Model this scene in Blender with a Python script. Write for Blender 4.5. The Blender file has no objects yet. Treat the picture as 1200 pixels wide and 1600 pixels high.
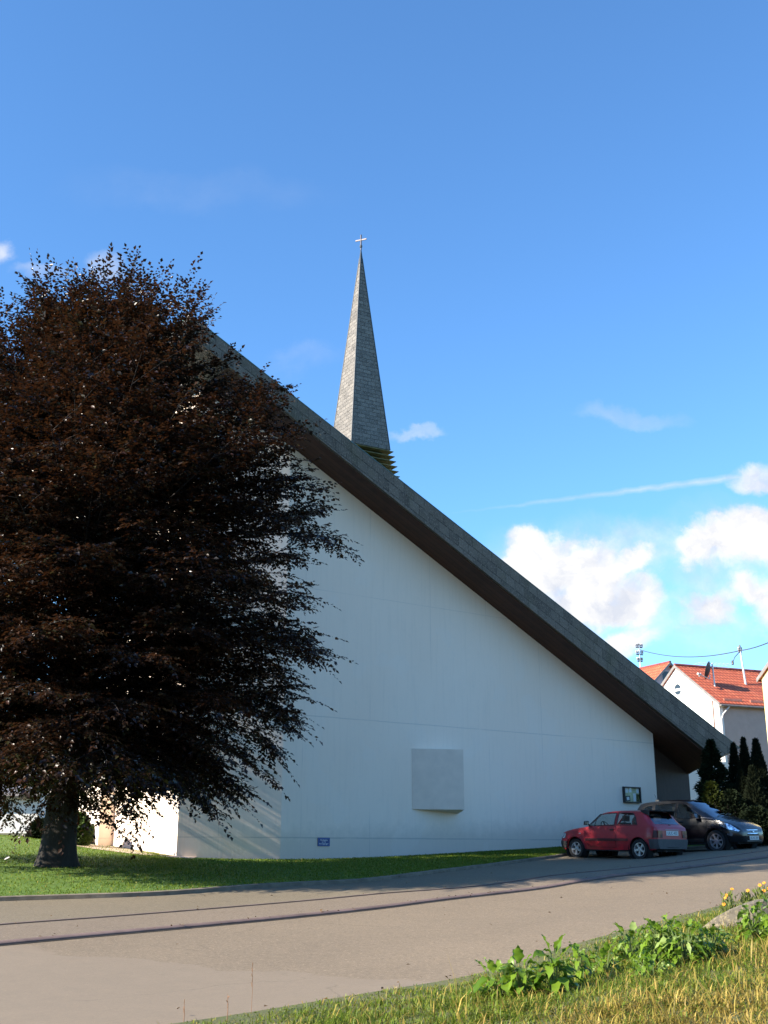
import bpy, bmesh, math, random
import numpy as np
from mathutils import Vector, Matrix
R = math.radians
random.seed(7); rng = np.random.default_rng(11)
scene = bpy.context.scene
COL = scene.collection

# ------------------------------------------------------------------ camera
EYE = 1.65                      # eye height; z = EYE is the horizon
F = 1750.0                      # focal length in photo pixels (1200 x 1600)
PITCH = math.atan(530.0 / F)
cam_d = bpy.data.cameras.new('camera'); cam = bpy.data.objects.new('camera', cam_d); COL.objects.link(cam)
cam.location = (0, 0, EYE); cam.rotation_euler = (R(90) + PITCH, 0, 0)
cam_d.sensor_fit = 'VERTICAL'; cam_d.sensor_height = 24.0; cam_d.lens = F / 1600 * 24.0
cam_d.clip_start = 0.1; cam_d.clip_end = 5000
scene.camera = cam

# ------------------------------------------------------------------ light
SUN_EL = R(28); SUN_B = R(-24)                        # sun comes from the left, a little from the camera's side
SUN = Vector((-math.cos(SUN_B) * math.cos(SUN_EL), math.sin(SUN_B) * math.cos(SUN_EL), math.sin(SUN_EL)))
sun_d = bpy.data.lights.new('sun', 'SUN'); sun = bpy.data.objects.new('sun', sun_d); COL.objects.link(sun)
sun_d.energy = 5.0; sun_d.angle = R(0.5); sun_d.color = (1.0, 0.90, 0.76)
sun.rotation_euler = SUN.to_track_quat('Z', 'Y').to_euler()
scene.view_settings.view_transform = 'Standard'; scene.view_settings.look = 'None'
scene.view_settings.exposure = 1.45; scene.view_settings.gamma = 1.0

def ray(px, py):
    a = (px - 600) / F; b = (800 - py) / F
    c, s = math.cos(PITCH), math.sin(PITCH)
    return Vector((a, c - b * s, s + b * c))
def at(px, py, D):                                     # the point seen at a pixel at distance D (along +Y)
    d = ray(px, py); k = D / d.y
    return Vector((d.x * k, D, EYE + d.z * k))
def onplane(px, py, p0, n):                            # the point seen at a pixel on a plane
    d = ray(px, py); o = Vector((0, 0, EYE))
    return o + d * ((Vector(p0) - o).dot(n) / d.dot(n))

class NT:
    def __init__(s, nt): s.nt = nt
    def n(s, typ, **kw):
        nd = s.nt.nodes.new(typ)
        ins = kw.pop('ins', {})
        for k, v in kw.items(): setattr(nd, k, v)
        for k, v in ins.items():
            sock = nd.inputs[k]
            if isinstance(v, bpy.types.NodeSocket): s.nt.links.new(v, sock)
            else: sock.default_value = v
        return nd
    def m(s, op, a, b=0.0, c=0.0, clamp=False):
        nd = s.nt.nodes.new('ShaderNodeMath'); nd.operation = op; nd.use_clamp = clamp
        for i, v in enumerate((a, b, c)):
            if isinstance(v, bpy.types.NodeSocket): s.nt.links.new(v, nd.inputs[i])
            else: nd.inputs[i].default_value = v
        return nd.outputs[0]
    def mix(s, f, a, b, bt='MIX'):
        nd = s.nt.nodes.new('ShaderNodeMix'); nd.data_type = 'RGBA'; nd.blend_type = bt
        for i, v in ((0, f), (6, a), (7, b)):
            if isinstance(v, bpy.types.NodeSocket): s.nt.links.new(v, nd.inputs[i])
            elif i == 0: nd.inputs[0].default_value = v
            else: nd.inputs[i].default_value = (v[0], v[1], v[2], 1)
        return nd.outputs[2]
    def ramp(s, f, stops, interp='LINEAR'):
        nd = s.nt.nodes.new('ShaderNodeValToRGB'); s.nt.links.new(f, nd.inputs[0])
        cr = nd.color_ramp; cr.interpolation = interp
        while len(cr.elements) < len(stops): cr.elements.new(0.5)
        for e, (p, c) in zip(cr.elements, stops):
            e.position = p; e.color = (c, c, c, 1) if not hasattr(c, '__len__') else (c[0], c[1], c[2], 1)
        return nd.outputs[0]
    def noise(s, vec, scale, detail=4, rough=0.55, out=0):
        nd = s.nt.nodes.new('ShaderNodeTexNoise'); nd.inputs['Scale'].default_value = scale
        nd.inputs['Detail'].default_value = detail; nd.inputs['Roughness'].default_value = rough
        if vec is not None: s.nt.links.new(vec, nd.inputs['Vector'])
        return nd.outputs[out]
    def link(s, a, b): s.nt.links.new(a, b)

# ------------------------------------------------------------------ sky
world = bpy.data.worlds.new("World"); scene.world = world; world.use_nodes = True
w = NT(world.node_tree); world.node_tree.nodes.clear()
sky = w.n('ShaderNodeTexSky', sky_type='NISHITA', sun_disc=False, sun_elevation=SUN_EL, sun_rotation=math.atan2(SUN.x, SUN.y),
          altitude=300, air_density=1.0, dust_density=0.0, ozone_density=2.0)
tc = w.n('ShaderNodeTexCoord'); sep = w.n('ShaderNodeSeparateXYZ', ins={0: tc.outputs['Generated']})
ysafe = w.m('MAXIMUM', sep.outputs[1], 0.05)
gx = w.m('DIVIDE', sep.outputs[0], ysafe); gz = w.m('DIVIDE', sep.outputs[2], ysafe)
gv = w.n('ShaderNodeCombineXYZ', ins={0: gx, 1: gz, 2: 0.0}).outputs[0]
def skyuv(px, py): d = ray(px, py); return d.x / d.y, d.z / d.y
wob = w.noise(gv, 9.0, 8, 0.62, out=1)
wv = w.n('ShaderNodeVectorMath', operation='MULTIPLY_ADD', ins={0: wob, 1: (0.085, 0.085, 0), 2: gv}).outputs[0]
ws_ = w.n('ShaderNodeSeparateXYZ', ins={0: wv})
fine = w.noise(gv, 16.0, 8, 0.6)
def blob(px, py, rx, ry, warp=True):                   # a soft cloud mass in direction space
    cx, cz = skyuv(px, py); sx = rx / 1820.0; sz = ry / 1820.0
    X, Z = (ws_.outputs[0], ws_.outputs[1]) if warp else (gx, gz)
    off = 0.0425 if warp else 0.0
    dx = w.m('DIVIDE', w.m('SUBTRACT', X, cx + off), sx); dz = w.m('DIVIDE', w.m('SUBTRACT', Z, cz + off), sz)
    d = w.m('SQRT', w.m('ADD', w.m('MULTIPLY', dx, dx), w.m('MULTIPLY', dz, dz)))
    return w.m('SUBTRACT', 1.0, d, clamp=True)
cl = None
for b in ((838, 838, 62, 40), (905, 868, 80, 58), (862, 905, 92, 66), (945, 918, 62, 60), (822, 885, 46, 46), (905, 950, 90, 36), (985, 865, 34, 26),
          (1108, 838, 62, 42), (1168, 822, 74, 52), (1072, 862, 46, 42), (1150, 870, 86, 46), (1225, 850, 70, 60), (1105, 955, 50, 36), (1170, 935, 52, 36), (1215, 965, 66, 46),
          (965, 1000, 110, 34), (1010, 930, 50, 60), (690, 930, 110, 80), (1300, 900, 120, 120)):
    k = blob(*b); cl = k if cl is None else w.m('ADD', cl, k)
fine2 = w.noise(gv, 34.0, 8, 0.65)
dens = w.m('ADD', w.m('MULTIPLY', cl, 1.35), w.m('ADD', w.m('MULTIPLY', w.m('SUBTRACT', fine, 0.5), 1.5), w.m('MULTIPLY', w.m('SUBTRACT', fine2, 0.5), 0.6)))
cum = w.ramp(dens, ((0.0, 0.0), (0.36, 0.40), (0.70, 0.82), (1.05, 1.0)), 'LINEAR')
veil = None
for vb in ((900, 900, 210, 130), (1150, 890, 190, 150), (1080, 960, 200, 80)  , (1010, 850, 120, 60)):
    k = blob(*vb); veil = k if veil is None else w.m('MAXIMUM', veil, k)
veil = w.m('MULTIPLY', w.m('MULTIPLY', w.ramp(veil, ((0, 0), (0.75, 1)), 'EASE'), w.ramp(fine, ((0.34, 0.2), (0.66, 1)))), 0.6)
cum = w.m('MULTIPLY', cum, w.ramp(cl, ((0.0, 0.0), (0.4, 1.0)), 'EASE'))
wisp = None
for b, s in (((648, 687, 62, 16), .45), ((985, 645, 110, 26), .30), ((165, 425, 40, 40), .45), ((0, 405, 40, 40), .6), ((60, 440, 60, 22), .4), ((1185, 742, 70, 34), .9), ((470, 560, 90, 40), .12), ((300, 300, 300, 60), .05)):
    k = w.m('MULTIPLY', w.m('MULTIPLY', w.ramp(blob(*b), ((0, 0), (0.7, 1)), 'EASE'), w.ramp(fine, ((0.30, 0.25), (0.62, 1)))), s)
    wisp = k if wisp is None else w.m('MAXIMUM', wisp, k)
# the vapour trail: a thin band, fading to the left
(ax, az), (bx, bz) = skyuv(690, 804), skyuv(1160, 745)
tl = math.hypot(bx - ax, bz - az); tx, tz = (bx - ax) / tl, (bz - az) / tl
rx_ = w.m('SUBTRACT', gx, ax); rz_ = w.m('SUBTRACT', gz, az)
al = w.m('DIVIDE', w.m('ADD', w.m('MULTIPLY', rx_, tx), w.m('MULTIPLY', rz_, tz)), tl)
pe = w.m('ADD', w.m('SUBTRACT', w.m('MULTIPLY', rz_, tx), w.m('MULTIPLY', rx_, tz)), w.m('MULTIPLY', w.m('SUBTRACT', w.noise(gv, 45, 5), 0.5), 0.006))
wid = w.m('ADD', 0.0012, w.m('MULTIPLY', w.m('MAXIMUM', al, 0.0), 0.0042))
core = w.m('SUBTRACT', 1.0, w.m('DIVIDE', w.m('ABSOLUTE', pe), wid), clamp=True)
trail = w.m('MULTIPLY', w.m('MULTIPLY', core, w.ramp(al, ((0.0, 0.0), (0.6, 0.42), (1.0, 0.52)))), w.ramp(fine, ((0.3, 0.5), (0.6, 1))))
trail = w.m('MULTIPLY', trail, w.m('LESS_THAN', al, 1.02))
cum = w.m('SUBTRACT', 1.0, w.m('MULTIPLY', w.m('SUBTRACT', 1.0, cum), w.m('SUBTRACT', 1.0, veil)))
cov = w.m('MAXIMUM', w.m('MAXIMUM', cum, wisp), trail, clamp=True)
front = w.m('GREATER_THAN', sep.outputs[1], 0.06)
cov = w.m('MULTIPLY', cov, front)
skyc = w.mix(1.0, sky.outputs[0], (0.74, 1.15, 1.48), 'MULTIPLY')
relief = w.noise(w.n('ShaderNodeVectorMath', operation='ADD', ins={0: wv, 1: (0.012, -0.014, 0)}).outputs[0], 13.0, 7, 0.6)
body = w.noise(wv, 13.0, 7, 0.6)
lit = w.m('ADD', w.m('MULTIPLY', w.m('SUBTRACT', body, relief), 3.2), w.m('MULTIPLY', cl, 0.28))
shade = w.ramp(w.m('ADD', lit, 0.35), ((0.1, (3.6, 3.8, 4.3)), (0.75, (5.15, 5.08, 5.0))))
final = w.mix(cov, skyc, shade)
bg = w.n('ShaderNodeBackground', ins={'Color': final, 'Strength': 0.078})
wo = w.n('ShaderNodeOutputWorld', ins={'Surface': bg.outputs[0]})

# ------------------------------------------------------------------ helpers: materials, meshes, tags
MATS = {}
def mat(name, col=(.5, .5, .5), rough=.7, var=0.0, scale=4.0, bump=0.0, bscale=40.0, metal=0.0, spec=.5, coat=0.0, coord='Object', col2=None, stretch=None, detail=5, build=None, transl=0.0):
    """Principled material, its colour broken up by noise; build(nt, base colour, vector) may rework the colour."""
    if name in MATS: return MATS[name]
    m = bpy.data.materials.new(name); m.use_nodes = True; MATS[name] = m
    nt = NT(m.node_tree); p = m.node_tree.nodes['Principled BSDF']
    p.inputs['Roughness'].default_value = rough; p.inputs['Metallic'].default_value = metal
    p.inputs['Specular IOR Level'].default_value = spec; p.inputs['Coat Weight'].default_value = coat; p.inputs['Coat Roughness'].default_value = .04
    t = nt.n('ShaderNodeTexCoord'); vec = t.outputs[coord]
    if stretch:
        vec = nt.n('ShaderNodeMapping', ins={'Vector': vec, 'Scale': stretch}).outputs[0]
    c = None
    if var or col2:
        f = nt.noise(vec, scale, detail)
        a = col2 if col2 else tuple(x * (1 - var) for x in col)
        b = col if col2 else tuple(min(1, x * (1 + var)) for x in col)
        c = nt.mix(nt.ramp(f, ((.3, 0), (.7, 1))), a, b)
    if build: c = build(nt, c if c is not None else col, vec, p)
    if c is None: p.inputs['Base Color'].default_value = (*col, 1)
    elif isinstance(c, tuple): p.inputs['Base Color'].default_value = (*c, 1)
    else: nt.link(c, p.inputs['Base Color'])
    if bump:
        b = nt.n('ShaderNodeBump', ins={'Strength': bump, 'Distance': .02, 'Height': nt.noise(vec, bscale, 6)})
        nt.link(b.outputs[0], p.inputs['Normal'])
    if transl:
        tr = nt.n('ShaderNodeBsdfTranslucent')
        src = p.inputs['Base Color']
        if src.is_linked: nt.link(src.links[0].from_socket, tr.inputs[0])
        else: tr.inputs[0].default_value = src.default_value
        mx = nt.n('ShaderNodeMixShader', ins={0: transl, 1: p.outputs[0], 2: tr.outputs[0]})
        nt.link(mx.outputs[0], m.node_tree.nodes['Material Output'].inputs[0])
    return m

class MB:
    """collects faces; build() links them as ONE mesh object"""
    def __init__(s): s.v = []; s.f = []; s.uv = {}
    def add(s, vs, fs):
        o = len(s.v); s.v += [tuple(p) for p in vs]; s.f += [tuple(i + o for i in f) for f in fs]
    def face(s, *vs, uv=None):
        o = len(s.v); s.v += [tuple(p) for p in vs]; s.f.append(tuple(range(o, o + len(vs))))
        if uv: s.uv[len(s.f) - 1] = uv
    def box(s, lo, hi, M=None):
        x0, y0, z0 = lo; x1, y1, z1 = hi
        vs = [Vector(p) for p in ((x0, y0, z0), (x1, y0, z0), (x1, y1, z0), (x0, y1, z0), (x0, y0, z1), (x1, y0, z1), (x1, y1, z1), (x0, y1, z1))]
        if M is not None: vs = [M @ p for p in vs]
        s.add(vs, [(0, 3, 2, 1), (4, 5, 6, 7), (0, 1, 5, 4), (1, 2, 6, 5), (2, 3, 7, 6), (3, 0, 4, 7)])
    def hexa(s, b, t):                                   # four bottom, four top points
        s.add(list(b) + list(t), [(0, 3, 2, 1), (4, 5, 6, 7), (0, 1, 5, 4), (1, 2, 6, 5), (2, 3, 7, 6), (3, 0, 4, 7)])
    def prism(s, poly, off):                             # a planar outline given depth
        n = len(poly); off = Vector(off); a = [Vector(p) for p in poly]
        s.add(a + [p + off for p in a], [tuple(range(n)), tuple(range(2 * n - 1, n - 1, -1))] + [(i, i + n, (i + 1) % n + n, (i + 1) % n) for i in range(n)])
    def tube(s, pts, rad, sides=8, cap=True):
        pts = [Vector(p) for p in pts]; n = len(pts); rings = []
        if not hasattr(rad, '__len__'): rad = [rad] * n
        prev = None
        for i, p in enumerate(pts):
            t = (pts[min(i + 1, n - 1)] - pts[max(i - 1, 0)])
            t = t.normalized() if t.length > 1e-9 else Vector((0, 0, 1))
            if prev is None: a = t.orthogonal().normalized()
            else:
                a = prev - t * prev.dot(t); a = a.normalized() if a.length > 1e-6 else t.orthogonal().normalized()
            prev = a; b = t.cross(a)
            rings.append([p + (a * math.cos(2 * math.pi * k / sides) + b * math.sin(2 * math.pi * k / sides)) * rad[i] for k in range(sides)])
        vs = [q for r in rings for q in r]; fs = []
        for i in range(n - 1):
            for k in range(sides):
                fs.append((i * sides + k, i * sides + (k + 1) % sides, (i + 1) * sides + (k + 1) % sides, (i + 1) * sides + k))
        if cap: fs += [tuple(range(sides - 1, -1, -1)), tuple((n - 1) * sides + k for k in range(sides))]
        s.add(vs, fs)
    def lathe(s, prof, sides=32, M=None, close=False):   # profile of (radius, z) turned about z
        vs = []; n = len(prof)
        for k in range(sides):
            a = 2 * math.pi * k / sides
            for r, z in prof:
                p = Vector((r * math.cos(a), r * math.sin(a), z)); vs.append(M @ p if M is not None else p)
        fs = []
        for k in range(sides):
            k2 = (k + 1) % sides
            for i in range(n - 1 + (1 if close else 0)):
                fs.append((k * n + i, k2 * n + i, k2 * n + (i + 1) % n, k * n + (i + 1) % n))
        s.add(vs, fs)
    def grid(s, rows):
        n = len(rows[0]); vs = [p for r in rows for p in r]; fs = []
        for i in range(len(rows) - 1):
            for j in range(n - 1): fs.append((i * n + j, i * n + j + 1, (i + 1) * n + j + 1, (i + 1) * n + j))
        s.add(vs, fs)
    def build(s, name, m, parent=None, smooth=False):
        me = bpy.data.meshes.new(name); me.from_pydata(s.v, [], s.f); me.update()
        if s.uv:
            uv = me.uv_layers.new(name='uv')
            for fi, co in s.uv.items():
                for li, c in zip(me.polygons[fi].loop_indices, co): uv.data[li].uv = c
        if smooth:
            me.polygons.foreach_set('use_smooth', [True] * len(me.polygons))
            if smooth is not True: me.set_sharp_from_angle(angle=R(smooth))
        if isinstance(m, (list, tuple)):
            for q in m: me.materials.append(q)
        else: me.materials.append(m)
        o = bpy.data.objects.new(name, me); COL.objects.link(o)
        if parent: o.parent = parent
        return o
def npmesh(name, V, Fq, m, parent=None, smooth=False, attr=None):
    """big meshes: V (n,3), Fq (k,4) or (k,3) index arrays; attr = per-vertex float"""
    me = bpy.data.meshes.new(name); k = Fq.shape[1]
    me.vertices.add(len(V)); me.vertices.foreach_set('co', np.ascontiguousarray(V, dtype=np.float32).ravel())
    me.loops.add(Fq.size); me.loops.foreach_set('vertex_index', np.ascontiguousarray(Fq, dtype=np.int32).ravel())
    me.polygons.add(len(Fq)); me.polygons.foreach_set('loop_start', np.arange(0, Fq.size, k, dtype=np.int32)); me.polygons.foreach_set('loop_total', np.full(len(Fq), k, dtype=np.int32))
    me.update(calc_edges=True)
    if attr is not None:
        for an, av in attr.items():
            a = me.attributes.new(an, 'FLOAT', 'POINT'); a.data.foreach_set('value', np.ascontiguousarray(av, dtype=np.float32))
    me.materials.append(m)
    o = bpy.data.objects.new(name, me); COL.objects.link(o)
    if parent: o.parent = parent
    return o
def tag(o, label=None, cat=None, group=None, kind=None):
    if label: o['label'] = label
    if cat: o['category'] = cat
    if group: o['group'] = group
    if kind: o['kind'] = kind
    return o
def thing(name, loc, label, cat, group=None, M=None):
    o = bpy.data.objects.new(name, None); COL.objects.link(o); o.empty_display_size = .3
    if M is not None: o.matrix_world = M
    else: o.location = loc
    return tag(o, label, cat, group)
def kid(o, parent):                                    # child built in world space keeps its place
    o.parent = parent; o.matrix_parent_inverse = parent.matrix_basis.inverted(); return o

# ------------------------------------------------------------------ terrain: smooth surface through measured points
CP = [(0, 1600, 9.9), (380, 1590, 10.3), (740, 1530, 12.3), (985, 1455, 15.0), (1150, 1412, 18.5),
      (740, 1600, 9.0), (1200, 1600, 7.6), (1040, 1505, 11.4), (1180, 1470, 11.6),
      (0, 1478, 14.9), (300, 1450, 17), (600, 1420, 19.8), (860, 1388, 23.4), (1035, 1362, 26.6), (1200, 1340, 30),
      (0, 1448, 16.6), (600, 1398, 21.8), (860, 1370, 25.4),
      (0, 1412, 20), (250, 1402, 21), (560, 1382, 25), (720, 1362, 29), (880, 1339, 36.0),
      (85, 1360, 25), (275, 1347, 30.3), (165, 1330, 33.5), (20, 1312, 34), (120, 1322, 36), (440, 1350, 31.6), (660, 1341, 34.6), (880, 1327, 38.6),
      (1000, 1343, 34.2), (903, 1340.5, 36.0), (1122, 1331, 34.6), (1000, 1330, 39.5), (1100, 1318, 40), (1190, 1322, 38)]
cp3 = np.array([tuple(at(*c)) for c in CP])
extra = np.array([(-14, 4, 0.0), (0, 2, 0.1), (8, 2, 0.75), (14, 8, 1.15), (-16, 12, .25), (-22, 22, .75), (-20, 36, 2.0), (14, 24, 1.4), (20, 36, 2.2), (10, 50, 2.6), (-10, 50, 2.4), (22, 52, 3.2), (0, 6, .0)])
cp3 = np.vstack([cp3, extra])
def _u(r2): return np.where(r2 > 1e-12, r2 * np.log(np.maximum(r2, 1e-12)) * .5, 0.0)
_n = len(cp3); _A = np.zeros((_n + 3, _n + 3)); _d = cp3[:, None, :2] - cp3[None, :, :2]
_A[:_n, :_n] = _u((_d ** 2).sum(-1)) + np.eye(_n) * 1.2
_A[:_n, _n] = 1; _A[:_n, _n + 1:] = cp3[:, :2]; _A[_n:, :_n] = _A[:_n, _n:].T
_sol = np.linalg.solve(_A, np.concatenate([cp3[:, 2], np.zeros(3)]))
def Gn(x, y):
    x = np.clip(np.asarray(x, float), -24, 24); y = np.clip(np.asarray(y, float), 1, 54)
    sh = x.shape; xf = x.ravel(); yf = y.ravel()
    r2 = (xf[:, None] - cp3[None, :, 0]) ** 2 + (yf[:, None] - cp3[None, :, 1]) ** 2
    return (_u(r2) @ _sol[:_n] + _sol[_n] + _sol[_n + 1] * xf + _sol[_n + 2] * yf).reshape(sh)
def G(x, y): return float(Gn(np.array([x]), np.array([y]))[0])
def GP(px, py, lo=4.0, hi=70.0):                       # where a pixel's ray first meets the terrain
    d = ray(px, py); ys = np.linspace(lo, hi, 600); k = ys / d.y
    h = EYE + d.z * k - Gn(d.x * k, ys)
    i = np.where(h < 0)[0]
    D = ys[i[0]] if len(i) else hi
    return Vector((d.x * D / d.y, D, G(d.x * D / d.y, D)))
def resample(P, n):
    P = np.array([(p[0], p[1]) for p in P], float); s = np.concatenate([[0], np.cumsum(np.hypot(*np.diff(P, axis=0).T))])
    # smooth through the points (Catmull-Rom by arc length), then even steps
    t = np.linspace(0, s[-1], n); out = []
    m = np.gradient(P, s, axis=0)
    for v in t:
        i = min(max(np.searchsorted(s, v) - 1, 0), len(s) - 2); h = s[i + 1] - s[i]; q = (v - s[i]) / h
        out.append((2*q**3 - 3*q*q + 1) * P[i] + (q**3 - 2*q*q + q) * h * m[i] + (-2*q**3 + 3*q*q) * P[i + 1] + (q**3 - q*q) * h * m[i + 1])
    return np.array(out)
def loft(A, B, nu, nv, dz):
    """ground sheet between two plan curves, lying dz above the terrain"""
    A = resample(A, nu); B = resample(B, nu); t = np.linspace(0, 1, nv)[None, :, None]
    P = A[:, None, :] * (1 - t) + B[:, None, :] * t
    z = Gn(P[..., 0], P[..., 1]) + dz
    V = np.concatenate([P, z[..., None]], -1).reshape(-1, 3)
    i, j = np.meshgrid(np.arange(nu - 1), np.arange(nv - 1), indexing='ij'); a = (i * nv + j).ravel()
    return V, np.stack([a, a + nv, a + nv + 1, a + 1], 1)
def sheet(name, A, B, nu, nv, dz, m, **kw):
    V, Q = loft(A, B, nu, nv, dz)
    o = npmesh(name, V, Q, m); o.data.polygons.foreach_set('use_smooth', [True] * len(o.data.polygons))
    me = o.data
    if me.polygons[0].normal.z < 0: me.flip_normals()
    tag(o, kind='structure'); return o
# ================================================================== ground, road, lawn
def xy(px, py, D): p = at(px, py, D); return (p.x, p.y)
E_ = [(-13, 1.2), (-8, 5.0), (-3.6, 8.5), xy(380, 1590, 10.3), xy(560, 1562, 11.2), xy(740, 1530, 12.3), xy(870, 1492, 13.6), xy(985, 1455, 15), xy(1150, 1412, 18.5), (8.0, 22.4), (14, 30), (24, 42)]
C_ = [(-22, -2.2), (-12.9, 6.9), xy(0, 1478, 14.9), xy(300, 1450, 17), xy(600, 1420, 19.8), xy(860, 1388, 23.4), xy(1035, 1362, 26.6), xy(1200, 1340, 30), (16, 36.3), (24, 44.5)]
L_ = [(-22, 12.5), (-12, 17.3), xy(0, 1412, 20), xy(250, 1402, 21), xy(400, 1393, 22.7), xy(560, 1382, 25), xy(720, 1362, 29), xy(880, 1339, 36.0), (6.4, 37.6), (9.5, 38.2), (14, 37.6), (24, 47)]
B_ = [(-22, 40), (-13, 38), (-9.2, 36.5), (-7.2, 34.5), (-5.6, 31.2), (-2.7, 32.0), (0.0, 33.6), (5.9, 39.0), (8.0, 40.4), (10, 41.2), (15, 40.2), (25, 50)]
S_ = [(-22, 0.5), (-12.9, 9.2), xy(0, 1448, 16.6), xy(300, 1424, 18.9), xy(600, 1398, 21.8), xy(860, 1370, 25.4), (7.1, 29.2), (11, 33.2), (16, 38.2), (24, 46.5)]

def asph(base, speck, patch=None):
    def b(nt, c, vec, p):
        n1 = nt.noise(vec, 0.55, 4); n2 = nt.noise(vec, 5.0, 6, .6); n3 = nt.noise(vec, 140.0, 2); n4 = nt.noise(vec, 30.0, 5, .7); n5 = nt.noise(vec, 21.0, 4, .7)
        c = nt.mix(nt.ramp(n1, ((.35, 0), (.65, 1))), tuple(x * .88 for x in base), tuple(x * 1.1 for x in base))
        c = nt.mix(nt.ramp(n2, ((.35, 0), (.7, 1))), c, tuple(x * 1.06 for x in base))
        c = nt.mix(nt.m('MULTIPLY', nt.ramp(n3, ((.40, 1), (.52, 0))), .5), c, tuple(x * .45 for x in base))
        c = nt.mix(nt.m('MULTIPLY', nt.ramp(n4, ((.56, 0), (.68, 1))), speck), c, tuple(min(1, x * 1.9) for x in base))
        c = nt.mix(nt.m('MULTIPLY', nt.ramp(n5, ((.38, 1), (.50, 0))), .62), c, tuple(x * .55 for x in base))
        if patch:                                        # an older, smoother patch of surfacing with an uneven edge
            s = nt.n('ShaderNodeSeparateXYZ', ins={0: vec})
            e = nt.m('ADD', nt.m('ADD', nt.m('MULTIPLY', s.outputs[0], .52), s.outputs[1]), nt.m('MULTIPLY', nt.noise(vec, .9, 5), 2.2))
            f = nt.ramp(nt.m('DIVIDE', nt.m('SUBTRACT', e, 13.6), 1.0), ((.0, 1), (.12, 0)))
            sm = nt.mix(nt.ramp(nt.noise(vec, 3.0, 7, .65), ((.3, 0), (.7, 1))), patch, tuple(x * 1.13 for x in patch))
            c = nt.mix(nt.m('MULTIPLY', f, .75), c, sm)
            # thin cracks
            v = nt.n('ShaderNodeTexVoronoi', feature='DISTANCE_TO_EDGE', ins={'Vector': nt.n('ShaderNodeVectorMath', operation='MULTIPLY_ADD', ins={0: nt.noise(vec, 1.3, 6, out=1), 1: (1.1, 1.1, 0), 2: vec}).outputs[0], 'Scale': .23})
            c = nt.mix(nt.m('MULTIPLY', nt.ramp(v.outputs[0], ((.0, .55), (.0045, 0))), nt.ramp(n1, ((.48, 0), (.6, 1)))), c, tuple(x * .35 for x in base))
        return c
    return b
road_m = mat('asphalt road', (.25, .215, .18), .9, bump=.35, bscale=95, build=asph((.20, .152, .098), .8, (.192, .150, .104)))
apron_m = mat('asphalt apron', (.22, .2, .17), .9, bump=.35, bscale=80, build=asph((.175, .14, .088), .6))
strip_m = mat('asphalt strip', (.22, .2, .17), .9, bump=.35, bscale=80, build=asph((.19, .145, .098), .6))
soil_m = mat('soil and short turf', (.06, .085, .02), .95, col2=(.09, .075, .035), scale=2.2, bump=.5, bscale=30)
lawn_m = mat('lawn turf', (.055, .120, .009), .95, col2=(.095, .170, .016), scale=1.4, bump=.6, bscale=60, detail=8)
verge_m = mat('verge soil', (.11, .10, .04), .95, col2=(.07, .09, .025), scale=1.6, bump=.6, bscale=40)
path_m = mat('path slabs', (.46, .36, .29), .9, var=.18, scale=3, bump=.2, bscale=60)
kerb_m = mat('kerb concrete', (.15, .10, .085), .9, var=.3, scale=3, bump=.3, bscale=50)
dirt_m = mat('gutter dirt', (.035, .03, .024), 1.0, col2=(.08, .065, .04), scale=5)
edge_m = mat('lawn edging', (.17, .14, .10), .95, var=.3, scale=4, bump=.3)

# one big sheet to the horizon, a little under everything else
gx_ = np.concatenate([[-1500, -400, -120, -60], np.arange(-34, 34.1, 1.0), [60, 120, 400, 1500]])
gy_ = np.concatenate([[-1500, -300, -110, -70, -45, -30, -18], np.arange(-8, 62.1, 1.0), [90, 150, 400, 1500]])
PX, PY = np.meshgrid(gx_, gy_, indexing='ij'); gz_ = Gn(PX, PY) - .10 + 17 * np.clip((-PY - 14) / 60, 0, 1) ** 1.2  # last term: unseen hill added behind the camera to screen off low bright sky
i_, j_ = np.meshgrid(np.arange(len(gx_) - 1), np.arange(len(gy_) - 1), indexing='ij'); a_ = (i_ * len(gy_) + j_).ravel(); q_ = len(gy_)
ground = npmesh('ground', np.stack([PX, PY, gz_], -1).reshape(-1, 3), np.stack([a_, a_ + q_, a_ + q_ + 1, a_ + 1], 1), soil_m)
ground.data.polygons.foreach_set('use_smooth', [True] * len(ground.data.polygons)); tag(ground, kind='structure')
sheet('road', E_, C_, 160, 24, 0.0, road_m)
sheet('pavement_strip', [(p[0], p[1] + .02) for p in C_], S_, 160, 8, .03, strip_m)
sheet('forecourt', S_, L_, 160, 24, .036, apron_m)
V_ = [(-13, -6), (-6, -3), (-1, 1.5), (1, 3), (3, 4), (5, 5), (7, 7), (9, 9.5), (13, 14), (16, 17.5), (24, 27), (32, 36)]
sheet('verge_bank', V_, E_, 160, 40, .03, verge_m)
sheet('lawn', L_, B_, 160, 40, .10, lawn_m)
def sweep(curve, prof, n=220, t0=0.0, t1=1.0):         # carry a small cross-section (offset to the left, height) along a plan curve
    P = resample(curve, n); P = P[int(t0 * (n - 1)):int(t1 * (n - 1)) + 1]
    T = np.gradient(P, axis=0); T /= np.linalg.norm(T, axis=1, keepdims=True); N = np.stack([-T[:, 1], T[:, 0]], 1)
    rows = []
    z0 = Gn(P[:, 0], P[:, 1])
    for i in range(len(P)): rows.append([Vector((P[i, 0] + N[i, 0] * o, P[i, 1] + N[i, 1] * o, z0[i] + h)) for o, h in prof])
    b = MB(); b.grid(rows); return b
tag(sweep(C_, [(-.02, -.05), (-.018, .028), (.0, .042), (.10, .052), (.11, .03)]).build('kerb', kerb_m, smooth=40), kind='structure')
tag(sweep(C_, [(-.045, .004), (-.035, .008), (-.022, .010)]).build('gutter', dirt_m), kind='structure')
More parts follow.
